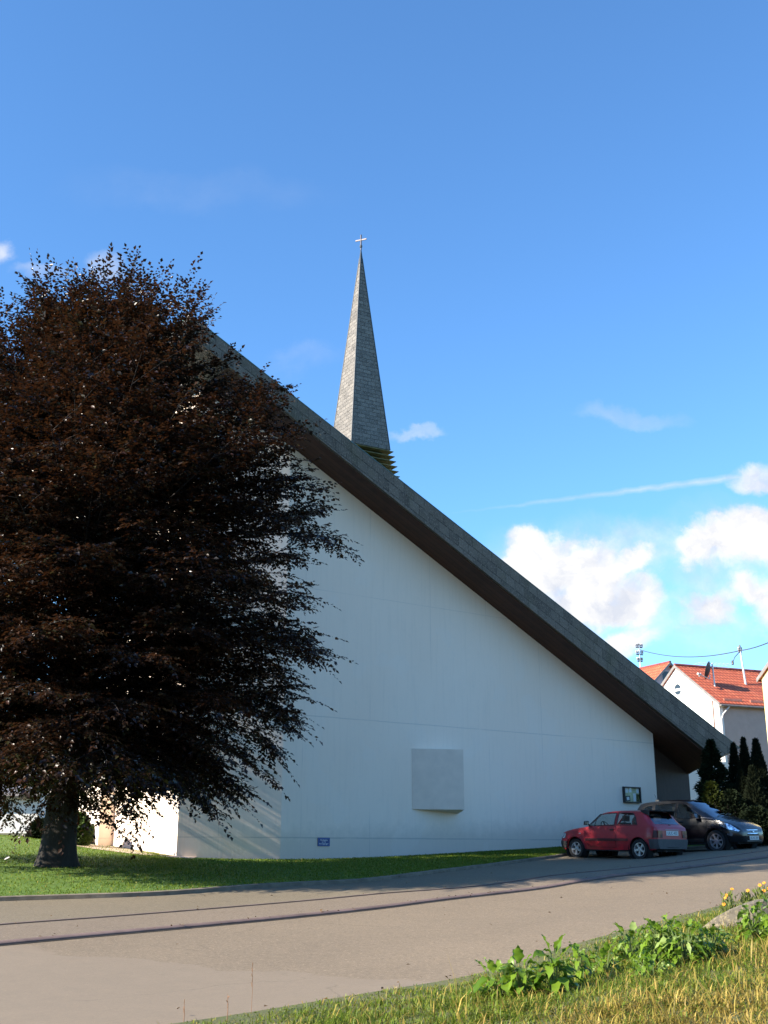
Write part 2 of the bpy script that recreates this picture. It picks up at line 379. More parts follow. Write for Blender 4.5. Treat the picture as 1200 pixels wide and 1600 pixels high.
tag(sweep(S_, [(-.025, .01), (-.022, .044), (.035, .046), (.04, .02)]).build('kerb_edging', kerb_m), kind='structure')
tag(sweep(S_, [(-.038, .035), (-.026, .037)]).build('gutter_seam', dirt_m), kind='structure')
tag(sweep(L_, [(-.05, .0), (-.05, .10), (.04, .115), (.05, .03)], t0=0, t1=.72).build('kerb_stones', edge_m), kind='structure')
sheet('path', [tuple(GP(300, 1349))[:2], tuple(GP(225, 1343))[:2], tuple(GP(160, 1335))[:2], (-11.5, 36.4)],
      [(-5.0, 31.6), (-6.3, 33.0), (-8.0, 36.0), (-11.0, 39.5)], 40, 8, .115, path_m)

# ================================================================== the church
A1 = R(36); U = Vector((math.cos(A1), math.sin(A1), 0)); N = Vector((math.sin(A1), -math.cos(A1), 0)); Z = Vector((0, 0, 1))
P0 = at(882, 1330, 38.5)                                 # a point of the long wall
W1 = lambda px, py: onplane(px, py, P0, N)
OV = 1.25
PF = P0 + N * OV
FA = lambda px, py: onplane(px, py, PF, N)
ucoord = lambda p: (p - P0).dot(U)
def lin(pa, pb):                                         # height as a function of the distance along the wall
    ua, ub = ucoord(pa), ucoord(pb); return lambda u: pa.z + (pb.z - pa.z) * (u - ua) / (ub - ua)
topz = lin(FA(452, 614), FA(1000, 1046)); botz = lin(FA(504, 690), FA(1000, 1089))
uL = ucoord(FA(298, 492)); uR = ucoord(FA(1119, 1178)); uRt = ucoord(FA(1157, 1176))
REc = W1(1027, 1250); uE = ucoord(REc); CR = W1(440, 1250); uC = ucoord(CR)
def PT(u, off, z): return P0 + U * u + N * off + Z * (z - P0.z)
base_c = PT(uC, 0, 0); base_c.z = G(base_c.x, base_c.y)
church = thing('church', base_c, 'white concrete church with a steep slate lean-to roof and a slim pointed spire', 'church')
KW = dict(parent=None)

zj = [W1(600, 1310).z, W1(600, 1127.5).z, W1(610, 938.5).z]
def wallbuild(nt, c, vec, p):
    s = nt.n('ShaderNodeSeparateXYZ', ins={0: vec})
    along = nt.m('ADD', nt.m('MULTIPLY', s.outputs[0], U.x), nt.m('MULTIPLY', s.outputs[1], U.y))
    st = nt.n('ShaderNodeCombineXYZ', ins={0: nt.m('MULTIPLY', along, 9.0), 1: nt.m('MULTIPLY', s.outputs[2], .55), 2: 0.0}).outputs[0]
    streak = nt.noise(st, 1.0, 6, .6); broad = nt.noise(vec, .35, 4); fine = nt.noise(vec, 6, 6)
    col = nt.mix(nt.ramp(broad, ((.3, 0), (.7, 1))), (.89, .735, .60), (.91, .77, .64))
    col = nt.mix(nt.m('MULTIPLY', nt.ramp(streak, ((.5, 0), (.78, 1))), .16), col, (.52, .46, .38))
    col = nt.mix(nt.m('MULTIPLY', nt.ramp(fine, ((.55, 0), (.75, 1))), .10), col, (.6, .58, .54))
    hz = nt.m('SUBTRACT', s.outputs[2], nt.m('ADD', 1.33 - .4, nt.m('MULTIPLY', along, .030)))
    spl = nt.ramp(nt.m('ADD', hz, nt.m('MULTIPLY', nt.m('SUBTRACT', nt.noise(vec, 3.5, 6, .7), .5), .9)), ((.45, 1), (.95, 0)))
    col = nt.mix(nt.m('MULTIPLY', spl, .34), col, (.42, .37, .29))
    pt = nt.ramp(nt.noise(vec, .9, 3, .4), ((.60, 0), (.62, 1))); col = nt.mix(nt.m('MULTIPLY', pt, .10), col, (.84, .80, .74))
    wobble = nt.m('MULTIPLY', nt.m('SUBTRACT', nt.noise(vec, 1.4, 3), .5), .03)
    brk = nt.ramp(nt.noise(vec, .7, 4), ((.36, 0), (.5, 1)))
    tot = None
    for k, z0 in enumerate(zj):
        l = nt.m('LESS_THAN', nt.m('ABSOLUTE', nt.m('ADD', nt.m('SUBTRACT', s.outputs[2], z0), wobble)), (.019, .016, .014)[k])
        l = nt.m('MULTIPLY', l, (.38, .26, .16)[k]); tot = l if tot is None else nt.m('MAXIMUM', tot, l)
    tot = nt.m('MULTIPLY', tot, nt.m('ADD', .35, nt.m('MULTIPLY', brk, .65)))
    fr = nt.m('ABSOLUTE', nt.m('SUBTRACT', nt.m('FRACT', nt.m('DIVIDE', nt.m('ADD', along, .4), 2.35)), .5))
    vl = nt.m('MULTIPLY', nt.m('MULTIPLY', nt.m('LESS_THAN', fr, .0055), nt.ramp(nt.noise(st, .6, 3), ((.46, 0), (.56, 1)))), .2)
    col = nt.mix(nt.m('MAXIMUM', tot, vl), col, (.3, .3, .29))
    b = nt.n('ShaderNodeBump', ins={'Strength': .25, 'Distance': .01, 'Height': nt.m('ADD', streak, nt.m('MULTIPLY', fine, .4))})
    nt.link(b.outputs[0], p.inputs['Normal']); return col
wall_m = mat('white painted board-formed concrete', (.8, .8, .78), .85, build=wallbuild)
def slate(name, c1, c2, bw=.42, rh=.24, moss=0.0, spec=.3):
    def b(nt, c, vec, p):
        br = nt.n('ShaderNodeTexBrick', offset=.5, ins={'Vector': vec, 'Color1': (*c1, 1), 'Color2': (*c2, 1), 'Mortar': (c1[0] * .38, c1[1] * .38, c1[2] * .38, 1), 'Scale': 1.0, 'Mortar Size': .013, 'Mortar Smooth': .3, 'Bias': .0, 'Brick Width': bw, 'Row Height': rh})
        n = nt.noise(vec, 2.1, 6, .65); n2 = nt.noise(vec, 22, 4)
        col = nt.mix(nt.ramp(n, ((.3, 0), (.72, .5))), br.outputs[0], tuple(x * 1.25 for x in c2))
        col = nt.mix(nt.m('MULTIPLY', nt.ramp(n2, ((.52, 0), (.66, 1))), .55), col, tuple(min(1, x * 2.2) for x in c2))
        if moss: col = nt.mix(nt.m('MULTIPLY', nt.ramp(nt.noise(vec, .8, 6), ((.5, 0), (.66, 1))), moss), col, (.10, .095, .045))
        bm = nt.n('ShaderNodeBump', ins={'Strength': .7, 'Distance': .03, 'Height': nt.m('ADD', br.outputs[1], nt.m('MULTIPLY', n2, -.6))}); bm.invert = True
        nt.link(bm.outputs[0], p.inputs['Normal']); return col
    return mat(name, c1, .75, coord='UV', build=b, spec=spec)
slate_m = slate('grey slate fascia', (.072, .058, .046), (.155, .126, .100), .50, .26, .30)
slate_e = slate('slate roof', (.075, .072, .07), (.14, .135, .125), .5, .25, .3)
spire_m = slate('spire slate', (.082, .076, .068), (.18, .165, .145), .34, .17)
def boards(nt, c, vec):                                  # boards run down the slope: thin dark joints between them
    s = nt.n('ShaderNodeSeparateXYZ', ins={0: vec}); dp = nt.m('ADD', nt.m('MULTIPLY', s.outputs[0], N.x), nt.m('MULTIPLY', s.outputs[1], N.y))
    k = nt.m('DIVIDE', dp, .21); j = nt.m('LESS_THAN', nt.m('ABSOLUTE', nt.m('SUBTRACT', nt.m('FRACT', k), .5)), .06)
    tone = nt.n('ShaderNodeTexWhiteNoise', noise_dimensions='1D', ins={'W': nt.m('FLOOR', nt.m('ADD', k, .5))}).outputs[0]
    c = nt.mix(nt.m('MULTIPLY', tone, .45), c, (.11, .048, .030)); return nt.mix(nt.m('MULTIPLY', j, .6), c, (.02, .010, .008))
soffit_m = mat('dark brown soffit boards', (.052, .019, .011), .75, var=.35, scale=3, bump=.2,
               build=lambda nt, c, vec, p: boards(nt, nt.mix(nt.m('MULTIPLY', nt.ramp(nt.noise(vec, .5, 4), ((.45, 0), (.7, 1))), .5), c, (.085, .034, .020)), vec))
brown_m = mat('brown porch cladding', (.05, .03, .024), .7, var=.25, scale=6, stretch=(8, 8, .4))
copper_m = mat('verdigris flashing', (.07, .13, .12), .6, var=.3, scale=4)

def uvq(b, pts, uvs): b.face(*pts, uv=uvs)
# the lower eaves run back at a slant: the point where they meet the porch wall
def onsoffit(px, py):
    d = ray(px, py); o = Vector((0, 0, EYE)); lo_, hi_ = 10.0, 90.0
    f = lambda k: (o + d * k).z - botz(ucoord(o + d * k))
    for _ in range(60):
        m_ = (lo_ + hi_) / 2
        if f(lo_) * f(m_) <= 0: hi_ = m_
        else: lo_ = m_
    return o + d * lo_
QE = onsoffit(1078.5, 1207.5); uQ = ucoord(QE); oQ = (QE - P0).dot(N)
print('eave', uR, uQ, 'off', oQ, 'z', botz(uR), botz(uQ))
# roof slab: body, fascia (front face), soffit, flashing
DEPTH = 16.0
bL, bR, tL, tR = PT(uL, OV, botz(uL)), PT(uR, OV, botz(uR)), PT(uL, OV, topz(uL)), PT(uRt, OV, topz(uRt))
b = MB(); BK = -N * DEPTH; s_ = -N * .06
def slope_uv(p): return ((ucoord(p)) * 1.27, p.z * .0 + (p.z - topz(ucoord(p))) * .79)
f4 = [p + s_ for p in (bL, bR, tR, tL)]; k4 = [bL + BK, PT(uQ, OV - DEPTH, botz(uQ)), PT(uQ + uRt - uR, OV - DEPTH, topz(uQ + uRt - uR)), tL + BK]
mQ = PT(uQ, oQ, botz(uQ)); mT = PT(uQ + uRt - uR, oQ, topz(uQ + uRt - uR))
le = math.hypot(uRt - uL, topz(uL) - topz(uRt))
uvq(b, [f4[3], f4[2], mT, k4[2], k4[3]], [(0, 0), (le, 0), (le, 4), (le, DEPTH), (0, DEPTH)])            # top
uvq(b, [f4[0], k4[0], k4[1], mQ, f4[1]], [(0, 0), (0, DEPTH), (le, DEPTH), (le, 4), (le, 0)])            # underside
uvq(b, [f4[0], f4[3], k4[3], k4[0]], [(0, 0), (0, .6), (DEPTH, .6), (DEPTH, 0)])            # high end
uvq(b, [f4[1], mQ, mT, f4[2]], [(0, 0), (4, 0), (4, .8), (0, .8)]); uvq(b, [mQ, k4[1], k4[2], mT], [(4, 0), (DEPTH, 0), (DEPTH, .8), (4, .8)])            # eaves
uvq(b, f4, [slope_uv(p) for p in (bL, bR, tR, tL)]); uvq(b, [k4[0], k4[3], k4[2], k4[1]], [(0, 0), (0, 1), (1, 1), (1, 0)])
roof = kid(b.build('roof', slate_e), church)
b = MB()
fr_ = [bL, bR, tR, tL]; bk_ = [p - N * .056 for p in fr_]
uvq(b, fr_, [slope_uv(p) for p in fr_])
for i in range(4):
    j = (i + 1) % 4; uvq(b, [fr_[i], bk_[i], bk_[j], fr_[j]], [(0, 0), (.05, 0), (.05, 1), (0, 1)])
fascia = kid(b.build('fascia', slate_m), roof)
b = MB(); nd = (Z * 1.0).normalized()
lo = [bL + U * .1 - N * .1, bR - N * .1 - U * .06, bR + BK + N * .2 - U * .06, bL + BK + N * .2 + U * .1]
lo = [lo[0], lo[1], mQ - U * .06, k4[1] + N * .2 - U * .06, lo[3]]
b.prism([p - Z * .045 for p in lo], Z * .041)
soffit = kid(b.build('soffit', soffit_m), roof)
b = MB(); b.tube([tL + Z * .01 - N * .03, tR + Z * .01 - N * .03], .035, 6); b.tube([tL + Z * .01 - N * .03, tL + Z * .01 + BK], .035, 6)
b.tube([PT(uL + .55, OV - .1, topz(uL + .55)), PT(uL + .62, OV - .1, topz(uL + .62) + .42)], .012, 5)
flash = kid(b.build('ridge_flashing', copper_m), roof)

# walls
gz = lambda p: G(p.x, p.y) - .5
def wallface(b, p, q, z_p, z_q, back):                  # a wall slab between two plan points; its back is pushed along `back`
    pts = [Vector((p.x, p.y, min(gz(p), gz(q)))), Vector((q.x, q.y, min(gz(p), gz(q)))), Vector((q.x, q.y, z_q)), Vector((p.x, p.y, z_p))]
    b.prism(pts, back)
A2 = R(22)                                               # the short angled length left of the crease
d2 = Vector((-math.cos(A2), -math.sin(A2), 0)); rr = ray(275, 1345); rr.z = 0
# where the ray of the corner meets the angled wall
den = d2.x * rr.y - d2.y * rr.x; t2 = (-CR.x * rr.y + CR.y * rr.x) / den
K2 = CR + d2 * t2; K2.z = 0
b = MB()
wallface(b, CR, REc, botz(uC) + .12, botz(uE) + .12, -N * .4)
wall_front = kid(b.build('long_wall', wall_m), church)
uK = max(ucoord(K2), uL + .25)
b = MB(); wallface(b, K2, CR - U * .0, botz(uK) + .12, botz(uC) + .12, Vector((math.sin(A2), -math.cos(A2), 0)) * -.4)
wall_angle = kid(b.build('angled_wall', wall_m), church)
W3E = K2 - N * 4.3
b = MB(); wallface(b, W3E, K2 - N * .003, botz(uK) + .12, botz(uK) + .12, U * .4)
wall_end = kid(b.build('end_wall', wall_m), church)
J0 = W3E - U * .45; J1 = J0 - N * 4.5
b = MB(); top_w = G(J0.x, J0.y) + 5.0
b.prism([Vector((p.x, p.y, gz(J0))) for p in (J0, J1, J1 + U * 3, J0 + U * 3)], Z * (top_w - gz(J0)))
wall_wing = kid(b.build('side_wing', wall_m), church)
# porch under the low eaves
PB = -oQ + .05; ub = uQ - .03
b = MB(); p, q = PT(uE - 1.5, -PB, 0), PT(ub, -PB, 0); wallface(b, p, q, botz(uE - 1.5) + .1, botz(ub) + .1, -N * .3)
porch = kid(b.build('porch_wall', brown_m), church)
b = MB(); p, q = PT(uE - .42, -.42, 0), PT(uE - .42, -PB, 0); wallface(b, p, q, botz(uE - .42) + .1, botz(uE - .42) + .1, U * .3)
kid(b.build('porch_wall', brown_m), church)
pw_ = PT(0, -PB - 2.2, 0); r1_, r2_ = onplane(1066, 1186, pw_, N), onplane(1150, 1182, pw_, N)
b = MB(); wallface(b, r1_, r2_, r1_.z, r1_.z, -N * .3)
kid(b.build('rear_wall', wall_m), church)

# projecting box window on the long wall, splayed so that its right edge stands out
bxm = mat('grey box rendering', (.83, .695, .575), .8, var=.06, scale=3, bump=.1, build=lambda nt, c, vec, p: c)
dark_glass = mat('dark slit glass', (.015, .018, .022), .12)
bl, br_ = W1(644, 1267), W1(721, 1267); tl_, tr_ = W1(644, 1172), W1(721, 1172)
BXS = .30
ul_, ur_ = ucoord(bl), ucoord(br_); zb_, zt_ = (bl.z + br_.z) / 2 + .03, (tl_.z + tr_.z) / 2
pr = .62
def BX(u, o, z): return PT(u, o, z)
b = MB()
b.hexa([BX(ul_, .01, zb_), BX(ur_ - .10 - BXS, pr, zb_), BX(ur_ + .05 - BXS * .6, .0, zb_ - .10), BX(ul_ + .01, -.02, zb_ - .01)],
       [BX(ul_, .01, zt_), BX(ur_ - .10 - BXS, pr, zt_), BX(ur_ + .05 - BXS * .6, .0, zt_), BX(ul_ + .01, -.02, zt_)])
boxw = kid(b.build('window_box', bxm), church)
b = MB(); us = ur_ - .04; b.hexa([BX(us, .002, zb_ + .2), BX(us + .085, .002, zb_ + .2), BX(us + .085, -.05, zb_ + .2), BX(us, -.05, zb_ + .2)], [BX(us, .02, zt_ - .28), BX(us + .085, .02, zt_ - .28), BX(us + .085, -.05, zt_ - .28), BX(us, -.05, zt_ - .28)])
kid(b.build('window_slit', dark_glass), church)

# spire, louvred neck and cross
A_s = R(31); us_ = Vector((math.cos(A_s), math.sin(A_s), 0)); ns_ = Vector((math.sin(A_s), -math.cos(A_s), 0))
Q0 = at(549, 691, 39.5)
rr = ray(609.5, 706); t_ = (Q0.x * rr.y - Q0.y * rr.x) / (rr.x * us_.y - rr.y * us_.x); S = t_
cen = Q0 + us_ * (S / 2) - ns_ * (S / 2); zb0 = Q0.z
rA = ray(564, 389); zap = EYE + rA.z * cen.y / rA.y
apex = Vector((rA.x * cen.y / rA.y, cen.y, zap))
cs = [cen + us_ * (S / 2 * a) + ns_ * (S / 2 * c) for a, c in ((-1, 1), (1, 1), (1, -1), (-1, -1))]
for c in cs: c.z = zb0
b = MB(); H = apex.z - zb0
for i in range(4):
    p, q = cs[i], cs[(i + 1) % 4]; tp = .04
    p2, q2 = apex + (p - apex) * tp, apex + (q - apex) * tp
    uvq(b, [p, q, q2, p2], [(i * 7, 0), (i * 7 + S, 0), (i * 7 + S / 2 + S / 2 * tp, H), (i * 7 + S / 2 - S / 2 * tp, H)])
b.face(*[apex + (c - apex) * tp for c in cs]); b.face(*cs[::-1])
spire = kid(b.build('spire', spire_m), church)
lead_m = mat('lead cap', (.05, .06, .065), .5, var=.2)
b = MB(); capb = [apex + (c - apex) * .075 + (c - cen).normalized() * .012 for c in cs]
for c_ in capb: c_.z = apex.z - H * .075
b.hexa(capb, [apex + (c - apex) * .012 + Z * .12 for c in cs])
for i in range(4): b.tube([cs[i] * 1.0, apex + (cs[i] - apex) * .05], .022, 5)
b.lathe([(0, .62), (.045, .6), (.06, .54), (.045, .48), (0, .46)], 12, Matrix.Translation(apex + Z * -.42))
kid(b.build('spire_cap', lead_m), spire)
cross_m = mat('cross metal', (.17, .15, .145), .45, metal=.4, var=.15)
b = MB(); ah = apex + Z * -.05
ch = (at(565, 367, cen.y).z - ah.z)
def ob(c, hx, hy, hz):
    M = Matrix.Translation(c) @ Matrix(((ns_.x, us_.x, 0, 0), (ns_.y, us_.y, 0, 0), (0, 0, 1, 0), (0, 0, 0, 1)))
    b.box((-hx, -hy, -hz), (hx, hy, hz), M)
ob(ah + Z * ch * .5, .03, .02, ch * .5); M_ = Matrix.Translation(ah + Z * ch * .66) @ Matrix.Rotation(R(-21), 4, 'Z'); b.box((-.24, -.018, -.028), (.24, .018, .028), M_)
kid(b.build('cross', cross_m), spire)
slat_m = mat('weathered louvre wood', (.19, .175, .075), .8, var=.4, scale=4)
core_m = mat('louvre dark interior', (.012, .012, .010), .9)
b = MB(); h0 = S / 2 - .22
b.box((-h0, -h0, -3.2), (h0, h0, .0), Matrix.Translation(Vector((cen.x, cen.y, zb0))) @ Matrix.Rotation(A_s, 4, 'Z'))
kid(b.build('louvre_shaft', core_m), spire)
for k in range(8):
    b = MB(); ho = S / 2 + .10 + k * .035; z0 = zb0 - .03 - k * .205
    M = Matrix.Translation(Vector((cen.x, cen.y, z0))) @ Matrix.Rotation(A_s, 4, 'Z')
    hi = h0 - .03
    o4 = [M @ Vector((sx * ho, sy * ho, -.055)) for sx, sy in ((-1, -1), (1, -1), (1, 1), (-1, 1))]
    o5 = [M @ Vector((sx * ho, sy * ho, -.035)) for sx, sy in ((-1, -1), (1, -1), (1, 1), (-1, 1))]
    i5 = [M @ Vector((sx * hi, sy * hi, .06)) for sx, sy in ((-1, -1), (1, -1), (1, 1), (-1, 1))]
    i4 = [M @ Vector((sx * hi, sy * hi, -.06)) for sx, sy in ((-1, -1), (1, -1), (1, 1), (-1, 1))]
    for i in range(4):
        j = (i + 1) % 4
        b.face(o5[i], o5[j], i5[j], i5[i]); b.face(o4[j], o4[i], i4[i], i4[j]); b.face(o4[i], o4[j], o5[j], o5[i])
    kid(b.build('louvre', slat_m), spire)
print('church', 'uL', uL, 'uK', ucoord(K2), 'uC', uC, 'uE', uE, 'S', S, 'zap', zap, 'peak', topz(uL), 'apexshift', apex.x - cen.x, 'fasc', topz(uL) - botz(uL), topz(uR) - botz(uR))

# ---- writing
def text_mesh(txt, size, M, name, m, parent, align='CENTER'):
    cu = bpy.data.curves.new(name, 'FONT'); cu.body = txt; cu.size = size; cu.align_x = align; cu.align_y = 'CENTER'; cu.extrude = .001
    o = bpy.data.objects.new(name + '_tmp', cu); COL.objects.link(o)
    bpy.context.view_layer.update(); dg = bpy.context.evaluated_depsgraph_get()
    me = bpy.data.meshes.new_from_object(o.evaluated_get(dg)); bpy.data.objects.remove(o)
    me.transform(M); me.materials.clear(); me.materials.append(m)
    t = bpy.data.objects.new(name, me); COL.objects.link(t); bpy.context.view_layer.update(); t.parent = parent; t.matrix_parent_inverse = parent.matrix_world.inverted(); return t
def frameM(c, right, out):                              # x = right, y = up, z = out of the surface
    up = out.cross(right).normalized(); r = right.normalized(); o = out.normalized()
    return Matrix(((r.x, up.x, o.x, c.x), (r.y, up.y, o.y, c.y), (r.z, up.z, o.z, c.z), (0, 0, 0, 1)))
white_m = mat('white lettering', (.8, .82, .85), .5)
blue_m = mat('blue enamel', (.012, .045, .20), .35)
sc_, = (W1(505.5, 1315.5),)
a_, c_ = W1(496.5, 1309), W1(515, 1322.5)
hw, hh = abs(ucoord(c_) - ucoord(a_)) / 2, abs(a_.z - c_.z) / 2
sgn = thing('parking_sign', sc_, 'small blue sign with white lettering fixed low on the white church wall', 'sign')
M = frameM(sc_ + N * .012, U, N)
b = MB(); b.box((-hw, -hh, -.010), (hw, hh, .008), M); kid(b.build('plate', blue_m), sgn)
b = MB(); e = .012
for x0, x1, y0, y1 in ((-hw + .02, hw - .02, hh - .03, hh - .02), (-hw + .02, hw - .02, -hh + .02, -hh + .03), (-hw + .02, -hw + .03, -hh + .0302, hh - .0302), (hw - .03, hw - .02, -hh + .0302, hh - .0302)):
    b.box((x0, y0, .0075), (x1, y1, .0105), M)
kid(b.build('border', mat('pale blue line', (.10, .18, .42), .4)), sgn)
for t_, y_, s_ in (('Parkplatz', .42, .36), ('nur für', .0, .28), ('Kirchgänger', -.44, .34)):
    text_mesh(t_, hh * s_ * 1.6, M @ Matrix.Translation((0, hh * y_, .0105)), 'lettering', white_m, sgn)

# notice board
a_, c_ = W1(972, 1229), W1(999.5, 1255)
hw, hh = abs(ucoord(c_) - ucoord(a_)) / 2, abs(a_.z - c_.z) / 2; sc_ = PT((ucoord(a_) + ucoord(c_)) / 2, 0, (a_.z + c_.z) / 2)
nb = thing('notice_board', sc_, 'glazed notice board with pinned papers on the white church wall above the red car', 'notice board')
M = frameM(sc_, U, N)
b = MB(); b.box((-hw + .03, -hh + .03, .0), (hw - .03, hh - .03, .03), M); kid(b.build('back_panel', mat('board backing', (.60, .58, .36), .9, var=.2)), nb)
b = MB()
for x0, x1, y0, y1 in ((-hw, hw, hh - .035, hh), (-hw, hw, -hh, -hh + .035), (-hw, -hw + .035, -hh + .0352, hh - .0352), (hw - .035, hw, -hh + .0352, hh - .0352)):
    b.box((x0, y0, .0), (x1, y1, .10), M)
kid(b.build('frame', mat('dark bronze frame', (.03, .028, .03), .45, metal=.3)), nb)
pm = mat('notice paper', (.85, .85, .86), .8, var=.06); pd = mat('photo sheet', (.05, .055, .06), .6, var=.5, scale=9); pg = mat('green sheet', (.09, .085, .02), .7, var=.5, scale=8)
for x0, x1, y0, y1, m_, rot in ((-.32, .0, .3, .9, pm, 4), (-.72, -.42, .25, .85, pm, -3), (.18, .5, -.8, .2, pm, 2), (.6, .88, .25, .85, pm, -4), (-.78, -.2, -.8, -.15, pd, 3), (.55, .9, -.82, .1, pg, -2)):
    b = MB(); cx, cy = (x0 + x1) / 2 * hw, (y0 + y1) / 2 * hh
    b.box((-(x1 - x0) / 2 * hw, -(y1 - y0) / 2 * hh, 0), ((x1 - x0) / 2 * hw, (y1 - y0) / 2 * hh, .004), M @ Matrix.Translation((cx, cy, .032)) @ Matrix.Rotation(R(rot), 4, 'Z'))
    kid(b.build('notice', m_), nb)
b = MB(); b.box((-.16 * hw, -.2 * hh, 0), (.16 * hw, .2 * hh, .004), M @ Matrix.Translation((-.47 * hw, -.47 * hh, .038)) @ Matrix.Rotation(R(6), 4, 'Z')); kid(b.build('notice', pm), nb)
def glassmat(name, tint, gl=.12):
    if name in MATS: return MATS[name]
    m = bpy.data.materials.new(name); m.use_nodes = True; MATS[name] = m; nt = NT(m.node_tree); m.node_tree.nodes.clear()
    fz = nt.n('ShaderNodeLayerWeight', ins={'Blend': .5})
    t = nt.n('ShaderNodeBsdfTransparent', ins={'Color': (*tint, 1)}); g = nt.n('ShaderNodeBsdfGlossy', ins={'Color': (.9, .93, 1, 1), 'Roughness': .02})
    mx = nt.n('ShaderNodeMixShader', ins={0: nt.m('ADD', nt.m('MULTIPLY', nt.m('POWER', fz.outputs[1], 4.0), .9), gl * .4), 1: t.outputs[0], 2: g.outputs[0]})
    nt.n('ShaderNodeOutputMaterial', ins={0: mx.outputs[0]}); return m
b = MB(); b.box((-hw + .036, -hh + .036, .078), (hw - .036, hh - .036, .082), M); kid(b.build('glass_pane', glassmat('clear pane', (.97, .98, .97), .04)), nb)

# ================================================================== the houses behind
render_w = mat('white render', (.82, .81, .76), .9, var=.04, scale=2, bump=.1)
render_p = mat('beige render', (.50, .38, .32), .9, var=.06, scale=2, bump=.1)
render_y = mat('yellow render', (.80, .66, .30), .9, var=.05, scale=2)
render_g = mat('grey render', (.55, .53, .52), .9, var=.06, scale=2)
def tilebuild(nt, c, vec, p):
    br = nt.n('ShaderNodeTexBrick', offset=.0, ins={'Vector': vec, 'Color1': (.50, .10, .04, 1), 'Color2': (.62, .16, .07, 1), 'Mortar': (.16, .03, .015, 1), 'Scale': 1.0, 'Mortar Size': .045, 'Mortar Smooth': .6, 'Brick Width': .30, 'Row Height': .42})
    n = nt.noise(vec, 1.2, 5)
    col = nt.mix(nt.m('MULTIPLY', nt.ramp(n, ((.4, 0), (.7, 1))), .4), br.outputs[0], (.36, .07, .035))
    bm = nt.n('ShaderNodeBump', ins={'Strength': .8, 'Distance': .05, 'Height': br.outputs[1]}); bm.invert = True
    nt.link(bm.outputs[0], p.inputs['Normal']); return col
tile_m = mat('red clay tiles', (.55, .12, .05), .8, coord='UV', build=tilebuild)
lead2 = mat('zinc gutter', (.25, .22, .20), .5, metal=.3, var=.2)
pvc = mat('pale downpipe', (.62, .58, .54), .5, var=.1)
winglass = mat('window glass', (.03, .04, .05), .1)

def gable_house(name, label, corner, ang, span, length, z_eave, z_ridge, zg, wall_mat, front_mat, ov=.25, verge=.12):
    """corner: the near bottom corner; ridge runs along u, the gable stands across it, facing -u"""
    u = Vector((math.cos(ang), math.sin(ang), 0)); v = Vector((-math.sin(ang), math.cos(ang), 0))
    h = thing(name, Vector((corner.x, corner.y, zg)), label, 'house')
    P = lambda a, c, z: Vector((corner.x, corner.y, 0)) + u * a + v * c + Z * z
    b = MB()
    b.prism([P(0, 0, zg), P(0, span, zg), P(0, span, z_eave), P(0, span / 2, z_ridge), P(0, 0, z_eave)], u * .3)
    g = kid(b.build('gable_wall', wall_mat), h)
    b = MB(); b.prism([P(length, 0, zg), P(length, span, zg), P(length, span, z_eave), P(length, span / 2, z_ridge), P(length, 0, z_eave)], -u * .3); kid(b.build('gable_wall', wall_mat), h)
    b = MB(); b.prism([P(.302, .003, zg), P(length - .302, .003, zg), P(length - .302, .003, z_eave), P(.302, .003, z_eave)], v * .3)
    kid(b.build('side_wall', front_mat), h); b = MB()
    b.prism([P(.302, span - .003, zg), P(length - .302, span - .003, zg), P(length - .302, span - .003, z_eave), P(.302, span - .003, z_eave)], -v * .3); kid(b.build('side_wall', front_mat), h)
    b = MB(); sl = (z_ridge - z_eave) / (span / 2); th = .16; L2 = math.hypot(span / 2 + ov, (span / 2 + ov) * sl)
    for sgn_ in (0, 1):
        c0 = -ov if not sgn_ else span + ov
        e0, e1 = P(-verge, c0, z_eave - ov * sl + .02), P(length + verge, c0, z_eave - ov * sl + .02)
        r0, r1 = P(-verge, span / 2, z_ridge + .02), P(length + verge, span / 2, z_ridge + .02)
        up = Z * th; lw = length + 2 * verge
        q = [e0 + up, e1 + up, r1 + up, r0 + up]; uv_ = [(0, 0), (lw, 0), (lw, L2), (0, L2)]
        if sgn_: q = q[::-1]; uv_ = uv_[::-1]
        b.face(*q, uv=uv_); b.face(*[p - up for p in q[::-1]], uv=uv_)
        b.face(e0, r0, r0 + up, e0 + up, uv=[(0, 0), (.1, 0), (.1, .1), (0, .1)]); b.face(e1, e1 + up, r1 + up, r1, uv=[(0, 0), (.1, 0), (.1, .1), (0, .1)]); b.face(e0, e0 + up, e1 + up, e1, uv=[(0, 0), (0, .1), (lw, .1), (lw, 0)])
    rf = kid(b.build('roof', tile_m), h)
    b = MB(); b.tube([P(-verge, span / 2, z_ridge + th + .03), P(length + verge, span / 2, z_ridge + th + .03)], .11, 8); kid(b.build('ridge_tiles', mat('dark ridge tiles', (.20, .05, .045), .8, var=.2)), rf)
    b = MB(); zz = z_eave - ov * sl + .04; b.tube([P(-verge, -ov - .06, zz), P(length + verge, -ov - .06, zz)], .075, 8); kid(b.build('gutter', lead2), rf)
    b = MB(); b.prism([P(-verge - .03, -ov, z_eave - ov * sl - .02), P(-verge - .03, span / 2, z_ridge - .02), P(-verge - .03, span / 2, z_ridge + th + .04), P(-verge - .03, -ov, z_eave - ov * sl + th + .04)], u * .03)
    b.prism([P(-verge - .03, span + ov, z_eave - ov * sl - .02), P(-verge - .03, span / 2, z_ridge - .02), P(-verge - .03, span / 2, z_ridge + th + .04), P(-verge - .03, span + ov, z_eave - ov * sl + th + .04)], u * .03)
    kid(b.build('verge_board', lead2), rf)
    return h, P, u, v, rf
ZG = G(20, 52) - .5
